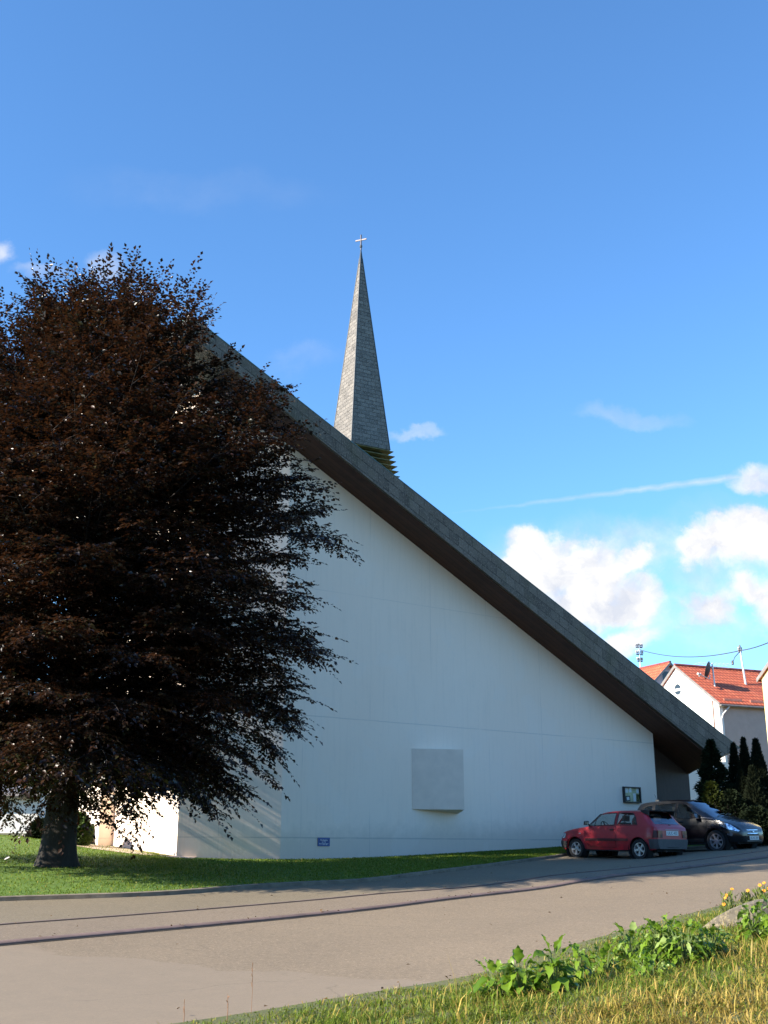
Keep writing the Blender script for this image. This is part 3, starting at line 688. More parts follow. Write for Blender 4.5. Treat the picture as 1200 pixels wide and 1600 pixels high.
# white house: gable lit from the left
AH = R(24); D1 = 74.0; k1 = at(1123, 1098, D1); vv = Vector((-math.sin(AH), math.cos(AH), 0))
rr = ray(1056, 1041); t_ = (rr.x * k1.y - rr.y * k1.x) / (vv.x * rr.y - vv.y * rr.x)
ap = k1 + vv * t_; zr = EYE + rr.z * ap.y / rr.y
print('house1 half span', t_, 'eave', k1.z, 'ridge', zr)
h1, P1, u1, v1, rf1 = gable_house('white_house', 'white rendered house with a red tiled roof and a round gable window', k1, AH, 2 * t_, 15.0, k1.z - .05, zr - .1, ZG, render_w, render_p)
c0 = P1(-.01, 0, 0); pw = onplane(1059, 1077.5, c0, u1)
M = frameM(pw, -v1, -u1)
b = MB(); b.lathe([(.36, -.02), (.40, .03), (.47, .03), (.49, -.02)], 28, M, close=True); wfr = kid(b.build('round_window', render_w), h1)
b = MB(); b.lathe([(0, .004), (.365, .004)], 28, M); kid(b.build('pane', winglass), wfr)
b = MB(); b.box((-.36, -.10, .01), (.36, .06, .045), M); kid(b.build('transom', render_w), wfr)
b = MB(); b.tube([P1(.6, -.31, k1.z - .25), P1(.15, -.16, k1.z - .75), P1(.05, -.08, k1.z - 1.1), P1(.05, -.08, ZG)], .05, 8); kid(b.build('downpipe', pvc), h1)
b = MB(); b.tube([P1(-.06, .55, k1.z + .2), P1(-.06, .55, ZG)], .04, 8); kid(b.build('downpipe', mat('brown pipe', (.28, .17, .13), .5)), h1)
# snow guards along the eaves
b = MB()
sl1 = (zr - .1 - (k1.z - .05)) / t_
for k in range(5):
    a0 = .5 + k * 2.2; b.prism([P1(a0, .02, k1.z + .17), P1(a0 + 1.5, .02, k1.z + .17), P1(a0 + 1.5, .04, k1.z + .33), P1(a0, .04, k1.z + .33)], v1 * .05)
kid(b.build('snow_guard', mat('snow guard', (.62, .22, .13), .5, var=.2)), rf1)
# second house: gable in shade, facing the camera, ridge running away
AH2 = R(26); D2 = 92.0; a2p = at(1043, 1035, D2); u2 = Vector((-math.sin(AH2), math.cos(AH2), 0))    # ridge direction (away, left)
sp2 = 7.6; v2 = Vector((-u2.y, u2.x, 0)); cnr = a2p - v2 * (sp2 / 2); ang2 = math.atan2(u2.y, u2.x)
sl2 = .95
h2, P2, _, _, rf2 = gable_house('red_roofed_house', 'farther house, its red tiled roof just clearing the church eaves below a pole of insulators', cnr, ang2, sp2, 22.0, a2p.z - sl2 * sp2 / 2, a2p.z - .2, ZG, render_g, render_g, ov=.45, verge=.35)
pw = onplane(1041, 1059, P2(-.01, 0, 0), u2); M = frameM(pw, -v2, -u2)
b = MB(); b.box((-.5, -.6, -.05), (.5, .6, .03), M); f_ = kid(b.build('window', pvc), h2); b = MB(); b.box((-.42, -.52, .031), (.42, .52, .036), M); kid(b.build('pane', winglass), f_)
# yellow house at the frame's edge
k3 = at(1190, 1058, 60.0); AH3 = R(24); v3 = Vector((-math.sin(AH3), math.cos(AH3), 0)); sp3 = 9.0; c3 = k3 - v3 * sp3
h3, P3, _, _, _ = gable_house('yellow_house', 'yellow rendered house with a sunlit gable beside the white house', c3, AH3, sp3, 12.0, k3.z - .05, k3.z + sp3 / 2 * .75, ZG, render_y, render_y)
# far white building behind the tree on the left
k4_ = at(58, 1290, 52.0)
h4, P4, u4, v4, rf4 = gable_house('low_white_building', 'low white building beyond the lawn, half hidden behind the dark tree', Vector((k4_.x - 12, k4_.y - 2, 0)), R(8), 9.0, 12.2, k4_.z + 1.25, k4_.z + 1.9, G(k4_.x, k4_.y) - .6, render_w, render_w)
rf4.data.materials[0] = lead2
for q in range(4):
    M = frameM(P4(2.0 + q * 2.6, -.0, k4_.z + .55), u4, -v4)
    b = MB(); b.box((-.55, -.6, -.03), (.55, .6, .04), M); f_ = kid(b.build('window', pvc), h4); b = MB(); b.box((-.47, -.52, .041), (.47, .52, .045), M); kid(b.build('pane', winglass), f_)
    b = MB(); b.box((-.03, -.52, .045), (.03, .52, .06), M); kid(b.build('window_bar', pvc), f_)

# ---- dish, aerials, roof masts and wire
galv = mat('galvanised steel', (.62, .62, .60), .45, metal=.5, var=.1); dark_i = mat('dark insulator', (.05, .035, .03), .4)
dish_m = mat('brown dish', (.035, .022, .022), .6)
def on_roof(px, py, P, ang, span, ze, zrg):              # where a pixel's ray meets the near roof slope
    u = Vector((math.cos(ang), math.sin(ang), 0)); v = Vector((-math.sin(ang), math.cos(ang), 0)); sl = (zrg - ze) / (span / 2)
    n = Vector((v.x * -sl, v.y * -sl, 1)).normalized(); return onplane(px, py, P(0, 0, ze + .18), n)
rb = on_roof(1117, 1072, P1, AH, 2 * t_, k1.z - .05, zr - .1)
top = at(1112.5, 1036, rb.y)
dm = thing('dish_mast', rb, 'short white mast with thin television aerial on the roof behind the dish', 'aerial mast')
b = MB(); b.tube([rb - Z * .2, Vector((rb.x - .06, rb.y, top.z))], .055, 8); kid(b.build('pole', galv), dm)
b = MB(); tp_ = Vector((rb.x - .06, rb.y, top.z - .05)); bd = Vector((.97, .24, 0)); cd = Vector((-.24, .97, 0))
b.tube([tp_ - bd * 1.2, tp_ + bd * 1.4], .014, 5)
for q in range(9): s0 = tp_ + bd * (-1.1 + q * .3); b.tube([s0 - cd * .5 , s0 + cd * .5], .008, 4)
b.tube([tp_ - Z * .25 - bd * .1, tp_ - Z * .25 + bd * 1.3], .012, 5)
kid(b.build('aerial', galv), dm)
dc = at(1108.5, 1048, rb.y - .3)
dd = thing('satellite_dish', dc, 'dark satellite dish on the mast above the red roof of the white house', 'satellite dish')
ax_ = Vector((-.86, .42, .30)).normalized(); M = frameM(dc, ax_.cross(Z).normalized() * -1, ax_)
prof = [(.0, 0)] + [(.62 * k / 8, .16 * (k / 8) ** 2) for k in range(1, 9)]; prof2 = [(r, z - .015) for r, z in prof[::-1]]
b = MB(); b.lathe(prof + prof2, 30, M); kid(b.build('reflector', dish_m, smooth=50), dd)
lnb = at(1093.5, 1054, rb.y - .9); low = at(1109, 1061, rb.y - .3)
b = MB(); b.tube([low, lnb], .035, 6); b.tube([low, dc - Z * .3], .03, 6); kid(b.build('feed_arm', galv), dd)
b = MB(); dv = (lnb - low).normalized(); b.tube([lnb - dv * .05, lnb + dv * .22], [.09, .07], 10); b.tube([lnb + Z * .1 - dv * .1, lnb - Z * .12 + dv * .1], .05, 8); kid(b.build('receiver', pvc), dd)
def mast(px, py, ptop, base, label, arms, lean=0.0):
    topz_ = at(px, ptop, base.y).z; tp = Vector((base.x + lean, base.y, topz_))
    o = thing('roof_mast', base, label, 'power line mast', 'power line masts on the roofs')
    b = MB(); b.tube([base - Z * .6, tp], [.085, .065], 8); kid(b.build('pole', galv), o)
    b = MB(); b.lathe([(0, .16), (.06, .12), (.075, 0), (.05, -.05), (0, -.05)], 10, Matrix.Translation(tp)); kid(b.build('finial', dark_i), o)
    for z_, w_ in arms:
        b = MB(); c = Vector((base.x + lean, base.y, topz_ - z_)); ad = Vector((.93, .36, 0))
        b.tube([c - ad * w_, c + ad * w_], .05, 6)
        a = kid(b.build('crossarm', dark_i), o)
        for sx in (-1, -.5, .55, 1):
            b = MB(); p_ = c + ad * w_ * sx; b.tube([p_, p_ + Z * .12], .02, 5); b.lathe([(0, .36), (.05, .34), (.07, .26), (.045, .22), (.075, .16), (.05, .1), (0, .1)], 10, Matrix.Translation(p_)); kid(b.build('insulator', mat('insulator glaze', (.30, .29, .30), .3)), a)
    return tp
sl_ = on_roof  # (mast one stands on the lit slope of the farther house)
m1b = at(1001, 1049, D2 + 7.0)
t1 = mast(1000, 1049, 1008, m1b, 'tall mast with three rows of insulators rising over the slate church eaves', ((.2, .34), (.85, .34), (1.45, .26)))
m2b = on_roof(1166, 1069, P1, AH, 2 * t_, k1.z - .05, zr - .1)
t2_ = mast(1161, 1069, 1011, m2b, 'plain leaning mast on the red roof right of the satellite dish, holding the wire', ((.35, .12),), lean=-.22)
b = MB(); q0 = t1 - Z * .4; q1 = t2_ - Z * .25
pts = [q0.lerp(q1, k / 24) - Z * (.55 * (1 - (2 * k / 24 - 1) ** 2)) for k in range(25)]
q2 = at(1290, 950, 48.0); pts += [q1.lerp(q2, k / 12) - Z * (.35 * (1 - (2 * k / 12 - 1) ** 2)) for k in range(1, 13)]
wire = b.tube(pts, .035, 5); wire = tag(b.build('overhead_wire', mat('cable black', (.05, .05, .055), .6)), 'dark sagging power line strung between the two roof masts', 'power line')
b = MB(); b.tube([t2_ - Z * .3, t2_ - Z * .75 - Vector((.45, .1, 0)), t2_ - Z * 1.1 - Vector((.62, .15, 0))], .03, 5); b.lathe([(0, .2), (.08, .15), (.09, -.1), (0, -.15)], 10, Matrix.Translation(t2_ - Z * 1.15 - Vector((.64, .15, 0))))
tag(b.build('cable_drop', dark_i), 'short black cable end hanging beside the leaning roof mast', 'cable')
# ================================================================== vegetation
def leafmat(name, ca, cb, rough=.45, transl=.25, spec=.4, cc=None):
    m = bpy.data.materials.new(name); m.use_nodes = True; MATS[name] = m; nt = NT(m.node_tree)
    p = m.node_tree.nodes['Principled BSDF']; p.inputs['Roughness'].default_value = rough; p.inputs['Specular IOR Level'].default_value = spec
    g = nt.n('ShaderNodeNewGeometry'); r = g.outputs['Random Per Island']
    col = nt.mix(r, ca, cb)
    if cc: col = nt.mix(nt.ramp(nt.m('FRACT', nt.m('MULTIPLY', r, 37.7)), ((.82, 0), (.9, 1))), col, cc)
    at_ = nt.n('ShaderNodeAttribute', attribute_name='tint')
    nt.link(col, p.inputs['Base Color'])
    tr = nt.n('ShaderNodeBsdfTranslucent', ins={'Color': nt.mix(.5, col, tuple(min(1, x * 1.6) for x in cb))})
    mx = nt.n('ShaderNodeMixShader', ins={0: transl, 1: p.outputs[0], 2: tr.outputs[0]})
    nt.link(mx.outputs[0], m.node_tree.nodes['Material Output'].inputs[0]); return m
def unit(v): return v / np.maximum(np.linalg.norm(v, axis=-1, keepdims=True), 1e-9)
def leaves(C, Dr, Nr, L, W, fold=.18):
    """leaf blades: base C, axis Dr, surface normal Nr, length L, width W -> pointed six-corner blades (two quads each)"""
    Dr = unit(Dr); S = unit(np.cross(Dr, Nr)); Nn = np.cross(S, Dr)
    L = L[:, None]; W = W[:, None]
    b0 = C; m = C + Dr * L * .48 - Nn * W * fold * .5; t = C + Dr * L - Nn * L * .10
    l = C + Dr * L * .45 + S * W * .5 + Nn * W * fold; r = C + Dr * L * .45 - S * W * .5 + Nn * W * fold
    V = np.stack([b0, l, t, r, m], 1).reshape(-1, 3); i = np.arange(len(C))[:, None] * 5
    Q = np.concatenate([i + np.array([[0, 4, 2, 1]]), i + np.array([[0, 3, 2, 4]])], 0)
    return V, Q
def bez(a, b, c, t): return a * (1 - t) ** 2 + b * 2 * t * (1 - t) + c * t * t

# ---- the copper beech
TB = at(85, 1361, 25.0); TB.z = G(TB.x, TB.y) + .05
beech = thing('copper_beech_tree', TB, 'tall dark purple copper beech with a thick trunk on the lawn before the church', 'tree')
bark_m = mat('beech bark', (.022, .018, .014), .9, var=.35, scale=3, stretch=(5, 5, 1.2), bump=.6, bscale=14)
tx0, ty0, tz0 = TB
def RP(h):                                               # crown radius by height above the horizon
    return np.interp(h, [.2, .6, 1.0, 1.9, 3.0, 4.4, 5.6, 7.0, 8.2, 9.4, 10.2, 10.9, 11.6, 12.4, 13.4, 14.3], [1.8, 2.2, 2.9, 4.2, 5.0, 5.4, 5.5, 5.6, 5.35, 4.8, 4.3, 3.4, 2.1, 1.55, 1.1, .6])
tb = MB(); bb = MB()
hts = np.linspace(0, 1, 15); trunk = []
for t in hts: trunk.append(Vector((tx0 + .10 * math.sin(t * 5), ty0 + .12 * math.sin(t * 4 + 1), tz0 - .25 + t * 12.6)))
rad = [.62, .40] + [max(.05, .385 * (1 - t) ** .75) for t in hts[2:]]
zs_ = [-.25, -.1, 0, .08, .18, .3, .45, .65, .9, 1.2, 1.6, 2.2, 3.0, 4.2, 5.8, 7.6, 9.4, 11.2, 12.4]; rows = []
for z_ in zs_:
    tt = max(0, z_) / 12.6; base_r = .36 * max(.1, 1 - tt) ** .75; fl_ = math.exp(-max(z_, 0) / .26); r_ = []
    for k in range(29):
        th_ = 2 * math.pi * k / 28; lob = .5 + .5 * math.sin(3 * th_ + .6) * .7 + .18 * math.sin(7 * th_ + 2)
        rr2 = base_r * (1 + fl_ * (.20 + .42 * lob) + .035 * math.sin(5 * th_ + z_ * .8) + .02 * math.sin(9 * th_ - z_))
        r_.append(Vector((tx0 + .10 * math.sin(tt * 5) + rr2 * math.cos(th_), ty0 + .12 * (math.sin(tt * 4 + 1) - math.sin(1)) + rr2 * math.sin(th_), tz0 + z_)))
    rows.append(r_)
tb.grid(rows)
tips = []                                                # (point, direction) seeds for twigs
LC, LD, LN_, LL, LW = [], [], [], [], []
def spray(p, d, length, n, droop, lsize=.105):
    """a flat leafy twig from p along d"""
    d = d / np.linalg.norm(d); side = np.cross(d, [0, 0, 1.0]); side = side / max(np.linalg.norm(side), 1e-6); up = np.cross(side, d)
    t = (np.arange(n) + rng.uniform(.2, .8, n)) / n; sg = np.where(np.arange(n) % 2 == 0, 1.0, -1.0)
    c = p + d * (t * length)[:, None] + np.array([0, 0, -1.0]) * (droop * t * t * length)[:, None]
    ang = rng.uniform(.5, 1.15, n); ang[-1] = 0
    dr = d * np.cos(ang)[:, None] + side * (sg * np.sin(ang))[:, None] + np.array([0, 0, -1.0]) * rng.uniform(-.15, .55, n)[:, None] + rng.normal(0, .12, (n, 3))
    nr = up + rng.normal(0, .38, (n, 3))
    s = rng.uniform(.55, 1.3, n) * lsize
    LC.append(c); LD.append(dr); LN_.append(nr); LL.append(s); LW.append(s * rng.uniform(.52, .68, n))
    return p + d * length + np.array([0, 0, -droop * length])
def sub(p, d, length, ntw, droop, r0):
    """a side branch carrying leafy twigs"""
    d = d / np.linalg.norm(d); side = np.cross(d, [0, 0, 1.0]); side = side / max(np.linalg.norm(side), 1e-6)
    e = p + d * length + np.array([0, 0, -droop * length * .5]); c = p + d * length * .55
    bb.tube([bez(p, c, e, t) for t in (0, .35, .7, 1.0)], [r0, r0 * .75, r0 * .5, r0 * .25], 4, cap=False)
    for k in range(ntw):
        t = .12 + .88 * (k + rng.uniform(.1, .9)) / ntw; q = bez(p, c, e, t); sg = 1 if k % 2 else -1
        a = rng.uniform(.5, 1.15); dd = d * math.cos(a) + side * sg * math.sin(a) + np.array([0, 0, rng.uniform(-.35, .25) - droop * .3])
        spray(q, dd, rng.uniform(.32, .72) * (1.15 - .4 * t), int(rng.integers(9, 15)), droop * .6)
    spray(e, d + np.array([0, 0, -droop * .5]), rng.uniform(.4, .75), 12, droop * .7)
def limb(h0, end, lift, nsub, r0, droop, s0=.28):
    p0 = np.array([tx0, ty0, tz0 + h0]); end = np.array(end); L = np.linalg.norm(end - p0)
    c = p0 * .45 + end * .55 + np.array([0, 0, lift])
    pts = [bez(p0, c, end, t) for t in np.linspace(0, 1, 9)]
    bb.tube(pts, [r0 * (1 - .88 * t) for t in np.linspace(0, 1, 9)], 6, cap=False)
    for k in range(nsub):
        t = s0 + (1 - s0) * (k + rng.uniform(0, .9)) / nsub; q = bez(p0, c, end, t); tg = unit(bez(p0, c, end, min(1, t + .05)) - bez(p0, c, end, t - .05))
        sd = np.cross(tg, [0, 0, 1.0]); sd = sd / max(np.linalg.norm(sd), 1e-6); sg = 1 if k % 2 else -1
        a = rng.uniform(.45, 1.05); d = tg * math.cos(a) + sd * sg * math.sin(a) + np.array([0, 0, rng.uniform(-.25, .3)])
        sub(q, d, rng.uniform(.8, 1.75) * (1.2 - .45 * t), int(rng.integers(9, 14)), droop, max(.008, r0 * .28 * (1.1 - t)))
    tg = unit(end - bez(p0, c, end, .92)); sub(end - tg * .2, tg, rng.uniform(.6, 1.0), 8, droop, .012)
NL = 235
for i in range(NL):
    f = (i + .5) / NL; h = EYE + 1.45 + 11.0 * f ** 1.0; az = i * 2.39996 + rng.uniform(-.25, .25)
    hr = h - EYE; full = float(RP(hr)); inner = rng.random() < .36
    r_ = (full - .55) * (rng.uniform(.40, .75) if inner else rng.uniform(.86, 1.04))
    end = (tx0 + math.cos(az) * r_, ty0 + math.sin(az) * r_, h - (.25 if f < .4 else 0))
    rise = np.interp(f, [0, .3, .7, 1], [.0, 1.2, 2.6, 3.2])
    h0 = max(1.6 + 1.2 * f, min(h - tz0 - rise, 11.6))
    limb(h0, end, np.interp(f, [0, .25, .6, 1], [.9, .5, .0, -.5]), 11 if inner else 14, np.interp(f, [0, .6, 1], [.055, .042, .026]), np.interp(f, [0, .35, 1], [.26, .26, .0]), .14)
# leaders that break the top of the crown, and the long low boughs that reach over the wall
for ex, ey, eh in ((.55, .2, 14.0), (2.1, -.3, 13.2), (1.9, .4, 12.9), (2.15, .2, 13.0), (1.5, -.6, 12.9), (1.3, -.2, 12.5), (-1.2, -.6, 13.4), (-2.6, .4, 12.9), (-.4, 1.6, 13.6), (1.0, -1.8, 12.8), (-3.6, -1.0, 12.2), (-4.4, .5, 12.6), (-3.0, -2.0, 11.9), (.2, -.3, 13.7), (.9, .4, 13.6), (-.3, -.8, 13.2), (-1.0, .6, 13.2)):
    limb(9.0 + rng.uniform(0, 1.5), (tx0 + ex, ty0 + ey, EYE + eh - 1.0), -.3, 11, .045, -.15, .35)
for px, py, D_ in ((494, 832, 24.6), (468, 800, 26.0), (442, 925, 25.2), (462, 1010, 24.4), (428, 1120, 24.8), (395, 1140, 24.2), (455, 760, 25.4), (415, 670, 25.0), (385, 610, 25.6), (350, 1165, 23.4), (272, 1190, 23.4), (318, 1180, 24.6), (415, 1050, 26.4), (440, 1000, 23.6), (235, 1200, 22.4), (165, 1180, 21.4),
                  (350, 660, 24.5), (385, 720, 24.2), (330, 720, 27.0), (420, 750, 25.8), (290, 640, 23.5), (360, 780, 23.4), (405, 800, 27.0), (250, 600, 25.5), (310, 860, 22.8), (380, 900, 27.0), (405, 980, 23.6), (250, 700, 22.0), (180, 640, 22.4), (90, 700, 20.6), (20, 760, 21.0), (120, 860, 20.2), (40, 620, 22.5), (220, 900, 21.2), (60, 980, 20.4), (10, 880, 20.8), (290, 980, 22.0), (60, 1172, 21.0), (10, 1178, 21.6), (100, 1190, 22.5), (40, 1195, 26.5), (120, 1205, 27.5), (220, 1205, 28.0)):
    p = at(px, py, D_); hh_ = p.z - tz0
    limb(max(1.9, hh_ - (1.0 if hh_ > 4 else -.8)), p, .5 if hh_ < 8 else .1, 13, .05, .32 if hh_ < 8 else .05)
C = np.concatenate(LC); V, Q = leaves(C, np.concatenate(LD), np.concatenate(LN_), np.concatenate(LL), np.concatenate(LW))
print('beech leaves', len(C))
beech_leaf = bpy.data.materials.new('copper beech leaves'); beech_leaf.use_nodes = True
nt = NT(beech_leaf.node_tree); p_ = beech_leaf.node_tree.nodes['Principled BSDF']; p_.inputs['Roughness'].default_value = .36; p_.inputs['Specular IOR Level'].default_value = .5
rr1 = nt.n('ShaderNodeNewGeometry').outputs['Random Per Island']; tco = nt.n('ShaderNodeTexCoord').outputs['Object']
big = nt.ramp(nt.noise(tco, .55, 4, .6), ((.38, 0), (.62, 1))); mid_ = nt.ramp(nt.noise(tco, 1.9, 3, .6), ((.45, 0), (.68, 1)))
r2_ = nt.m('FRACT', nt.m('MULTIPLY', rr1, 53.7))
col_ = nt.mix(rr1, (.0075, .0052, .0045), (.021, .012, .0085)); warm_ = nt.mix(rr1, (.014, .007, .004), (.058, .023, .009)); grn_ = nt.mix(rr1, (.010, .012, .004), (.036, .034, .010))
col_ = nt.mix(nt.m('MULTIPLY', big, nt.m('GREATER_THAN', r2_, .35)), col_, warm_)
col_ = nt.mix(nt.m('MULTIPLY', mid_, nt.m('LESS_THAN', r2_, .45)), col_, grn_)
nt.link(col_, p_.inputs['Base Color'])
trn = nt.n('ShaderNodeBsdfTranslucent', ins={'Color': nt.mix(.6, col_, (.085, .030, .010))})
mxx = nt.n('ShaderNodeMixShader', ins={0: .24, 1: p_.outputs[0], 2: trn.outputs[0]}); nt.link(mxx.outputs[0], beech_leaf.node_tree.nodes['Material Output'].inputs[0])
trunk_o = kid(tb.build('trunk', bark_m, smooth=True), beech)
br_o = kid(bb.build('branches', mat('beech twigs', (.014, .010, .009), .9, var=.3, scale=4), smooth=True), trunk_o)
crown = kid(npmesh('crown', V, Q, beech_leaf), beech)

# ---- shrubs and conifers
def shrub(name, label, cat, c, rx, ry, h, n, m, lsize, group=None, shape='dome', stems=True):
    """leaf blades through the volume of a bush: dome, cone or column"""
    c = Vector(c); o = thing(name, c, label, cat, group)
    k = 0; z = rng.uniform(0, 1, n) ** (.9 if shape != 'cone' else 1.25); az = rng.uniform(0, 2 * np.pi, n)
    lob = 1 + .16 * np.sin(az * 3 + z * 7 + c.x) + .12 * np.sin(az * 7 - z * 15)
    if shape == 'dome': pr = np.sqrt(np.clip(1 - (np.abs(z - .35) / np.where(z > .35, .65, .55)) ** 2.2, 0, 1))
    elif shape == 'cone': pr = (1 - z) ** .85 * (1 - .35 * np.exp(-z * 25)) * (1 + .22 * np.sin(z * 38))
    else: pr = np.minimum(1, (1 - z) ** .95 * 1.7) * (.75 + .25 * np.minimum(1, z * 5)); lob = 1 + .12 * np.sin(az * 5 + z * 21)
    rr_ = pr * lob * rng.uniform(0, 1, n) ** .33
    P = np.stack([c.x + np.cos(az) * rr_ * rx, c.y + np.sin(az) * rr_ * ry, c.z + z * h], 1)
    out = np.stack([np.cos(az), np.sin(az), np.full(n, .35 if shape == 'dome' else (.1 if shape == 'cone' else 1.6))], 1) + rng.normal(0, .45, (n, 3))
    nr = rng.normal(0, 1, (n, 3)) + np.array([0, 0, .8])
    s = rng.uniform(.6, 1.2, n) * lsize
    V, Q = leaves(P, out, nr, s, s * (.5 if shape == 'dome' else .34))
    b = MB(); nst = 1 if shape != 'dome' else 4
    for q in range(nst):
        a = q * 1.7; d = Vector((math.cos(a), math.sin(a), 0)) * (0 if nst == 1 else .25 * rx)
        b.tube([c - Z * .15, c + d * .6 + Z * h * .35, c + d * 1.6 + Z * h * .8], [.05, .035, .012], 6)
    kid(b.build('stem', bark_m), o); kid(npmesh('foliage', V, Q, m), o); return o
con_m = leafmat('spruce needles', (.007, .014, .006), (.016, .026, .009), .9, .10, .12)
jun_m = leafmat('juniper needles', (.006, .010, .005), (.014, .019, .008), .9, .10, .12)
yel_m = leafmat('golden shrub leaves', (.018, .026, .004), (.040, .052, .008), .8, .25, .15)
dkg_m = leafmat('dark laurel leaves', (.005, .010, .004), (.012, .020, .007), .8, .12, .15)
grn_m = leafmat('green shrub leaves', (.03, .06, .014), (.06, .10, .02), .5, .25)
pur_m = leafmat('purple shrub leaves', (.045, .016, .022), (.08, .03, .035), .5, .25)
def topped(px, py, D): return at(px, py, D).z
def bush_at(name, label, cat, px, D, ptop, wpx, n, m, ls, shape, group=None, ry=None, zb=None):
    p = at(px, 1330, D); z0 = (G(p.x, p.y) + .05) if zb is None else zb; h = at(px, ptop, D).z - z0; r_ = wpx / 1828 * D / 2
    return shrub(name, label, cat, (p.x, p.y, z0), r_, ry or r_, h, n, m, ls, group, shape)
bush_at('spruce_tree', 'broad dark green spruce growing against the low church eaves behind the black car', 'conifer', 1124, 39.4, 1158, 92, 15000, con_m, .15, 'cone')
GJ = 'columnar junipers behind the black car'
bush_at('columnar_juniper', 'slim dark juniper nearest the spruce, its tip level with the slate eaves', 'conifer', 1160, 40.3, 1164, 32, 7000, jun_m, .13, 'col', GJ)
bush_at('columnar_juniper', 'tallest of the slim junipers, its needle tip against the beige house wall', 'conifer', 1177, 39.6, 1156, 32, 7000, jun_m, .13, 'col', GJ)
bush_at('columnar_juniper', 'broader ragged juniper in front of the yellow house at the frame edge', 'conifer', 1197, 39.0, 1158, 40, 8500, jun_m, .14, 'col', GJ)
bush_at('columnar_juniper', 'short thin juniper filling the gap between the two slim tall ones', 'conifer', 1168, 38.9, 1206, 34, 6000, jun_m, .13, 'col', GJ)
bush_at('columnar_juniper', 'low juniper in front of the ragged one, dark right down to the ground', 'conifer', 1187, 38.4, 1200, 40, 7000, jun_m, .13, 'col', GJ)
bush_at('golden_shrub', 'yellow green leafy shrub in front of the dark spruce', 'shrub', 1120, 38.2, 1222, 34, 2000, yel_m, .13, 'dome')
bush_at('laurel_shrub', 'dark evergreen shrub between the golden shrub and the junipers', 'shrub', 1150, 38.0, 1236, 44, 4000, dkg_m, .13, 'dome')
bush_at('laurel_shrub', 'dark evergreen shrub at the foot of the junipers by the black car bonnet', 'shrub', 1187, 37.4, 1262, 50, 4200, dkg_m, .13, 'dome')
bush_at('garden_bush', 'round green bush right behind the beech trunk beside the church path', 'bush', 117, 33.0, 1272, 44, 3600, grn_m, .12, 'dome')
bush_at('garden_bush', 'dark green bush peeping out left of the beech trunk', 'bush', 60, 34.5, 1282, 30, 3000, dkg_m, .12, 'dome')
bush_at('purple_bush', 'small purple leaved bush beside the white church end wall', 'bush', 131, 34.5, 1290, 16, 1400, pur_m, .10, 'dome')

# ---- grass: blades as one uncountable mass each
grass_m = bpy.data.materials.new('grass blades'); grass_m.use_nodes = True
nt = NT(grass_m.node_tree); p_ = grass_m.node_tree.nodes['Principled BSDF']; p_.inputs['Roughness'].default_value = .55; p_.inputs['Specular IOR Level'].default_value = .3
ga = nt.n('ShaderNodeAttribute', attribute_name='dry'); gr = nt.n('ShaderNodeNewGeometry').outputs['Random Per Island']
gcol = nt.mix(gr, (.060, .125, .006), (.165, .250, .020)); dcol = nt.mix(gr, (.22, .14, .03), (.60, .42, .11))
gcol = nt.mix(ga.outputs['Fac'], gcol, dcol); nt.link(gcol, p_.inputs['Base Color'])
tr_ = nt.n('ShaderNodeBsdfTranslucent', ins={'Color': gcol}); mx_ = nt.n('ShaderNodeMixShader', ins={0: .35, 1: p_.outputs[0], 2: tr_.outputs[0]})
nt.link(mx_.outputs[0], grass_m.node_tree.nodes['Material Output'].inputs[0])
def blades(P, H, Wd, lean, dry):
    n = len(P); az = rng.uniform(0, 2 * np.pi, n); d = np.stack([np.cos(az), np.sin(az), np.zeros(n)], 1); s = np.stack([-np.sin(az), np.cos(az), np.zeros(n)], 1)
    # face the blades about every way; bend them over by `lean`
    up = np.array([0, 0, 1.0]); m = P + up * (H * (.56 - .08 * lean))[:, None] + d * (lean * H * .42)[:, None]; t = P + up * (H * (1 - .42 * lean))[:, None] + d * (lean * H * 1.05)[:, None]
    w_ = (Wd / 2)[:, None] * s
    V = np.stack([P - w_, P + w_, m + w_ * .75, m - w_ * .75, t], 1).reshape(-1, 3); i = np.arange(n)[:, None] * 5
    Q = np.concatenate([i + np.array([[0, 1, 2, 3]]), i + np.array([[3, 2, 4, 4]])], 0)
    return V, Q, np.repeat(dry, 5)
def scatter(A, B, n, bias=1.0):
    A = resample(A, 200); B = resample(B, 200); u = rng.uniform(0, 199, n); v = rng.uniform(0, 1, n) ** bias
    i = np.minimum(u.astype(int), 198); f = (u - i)[:, None]
    a = A[i] * (1 - f) + A[i + 1] * f; b = B[i] * (1 - f) + B[i + 1] * f
    return a * (1 - v[:, None]) + b * v[:, None], v
def tri(V, Q): return V, Q
def grassmesh(name, V, Q, dry, label=None):
    n = len(Q) // 2; q4 = Q[:n]; t3 = Q[n:, :3]
    me = bpy.data.meshes.new(name); me.vertices.add(len(V)); me.vertices.foreach_set('co', V.astype(np.float32).ravel())
    li = np.concatenate([q4.ravel(), t3.ravel()]).astype(np.int32); me.loops.add(len(li)); me.loops.foreach_set('vertex_index', li)
    me.polygons.add(2 * n); me.polygons.foreach_set('loop_start', np.concatenate([np.arange(n) * 4, 4 * n + np.arange(n) * 3]).astype(np.int32)); me.polygons.foreach_set('loop_total', np.concatenate([np.full(n, 4), np.full(n, 3)]).astype(np.int32))
    me.update(calc_edges=True); a = me.attributes.new('dry', 'FLOAT', 'POINT'); a.data.foreach_set('value', dry.astype(np.float32)); me.materials.append(grass_m)
    o = bpy.data.objects.new(name, me); COL.objects.link(o); tag(o, kind='stuff'); return o
# lawn
P, v = scatter(L_[1:9], B_[1:9], 130000)
k = (np.abs(P[:, 0] / P[:, 1]) < .40); P = P[k]; n = len(P)
z = Gn(P[:, 0], P[:, 1]) + .095
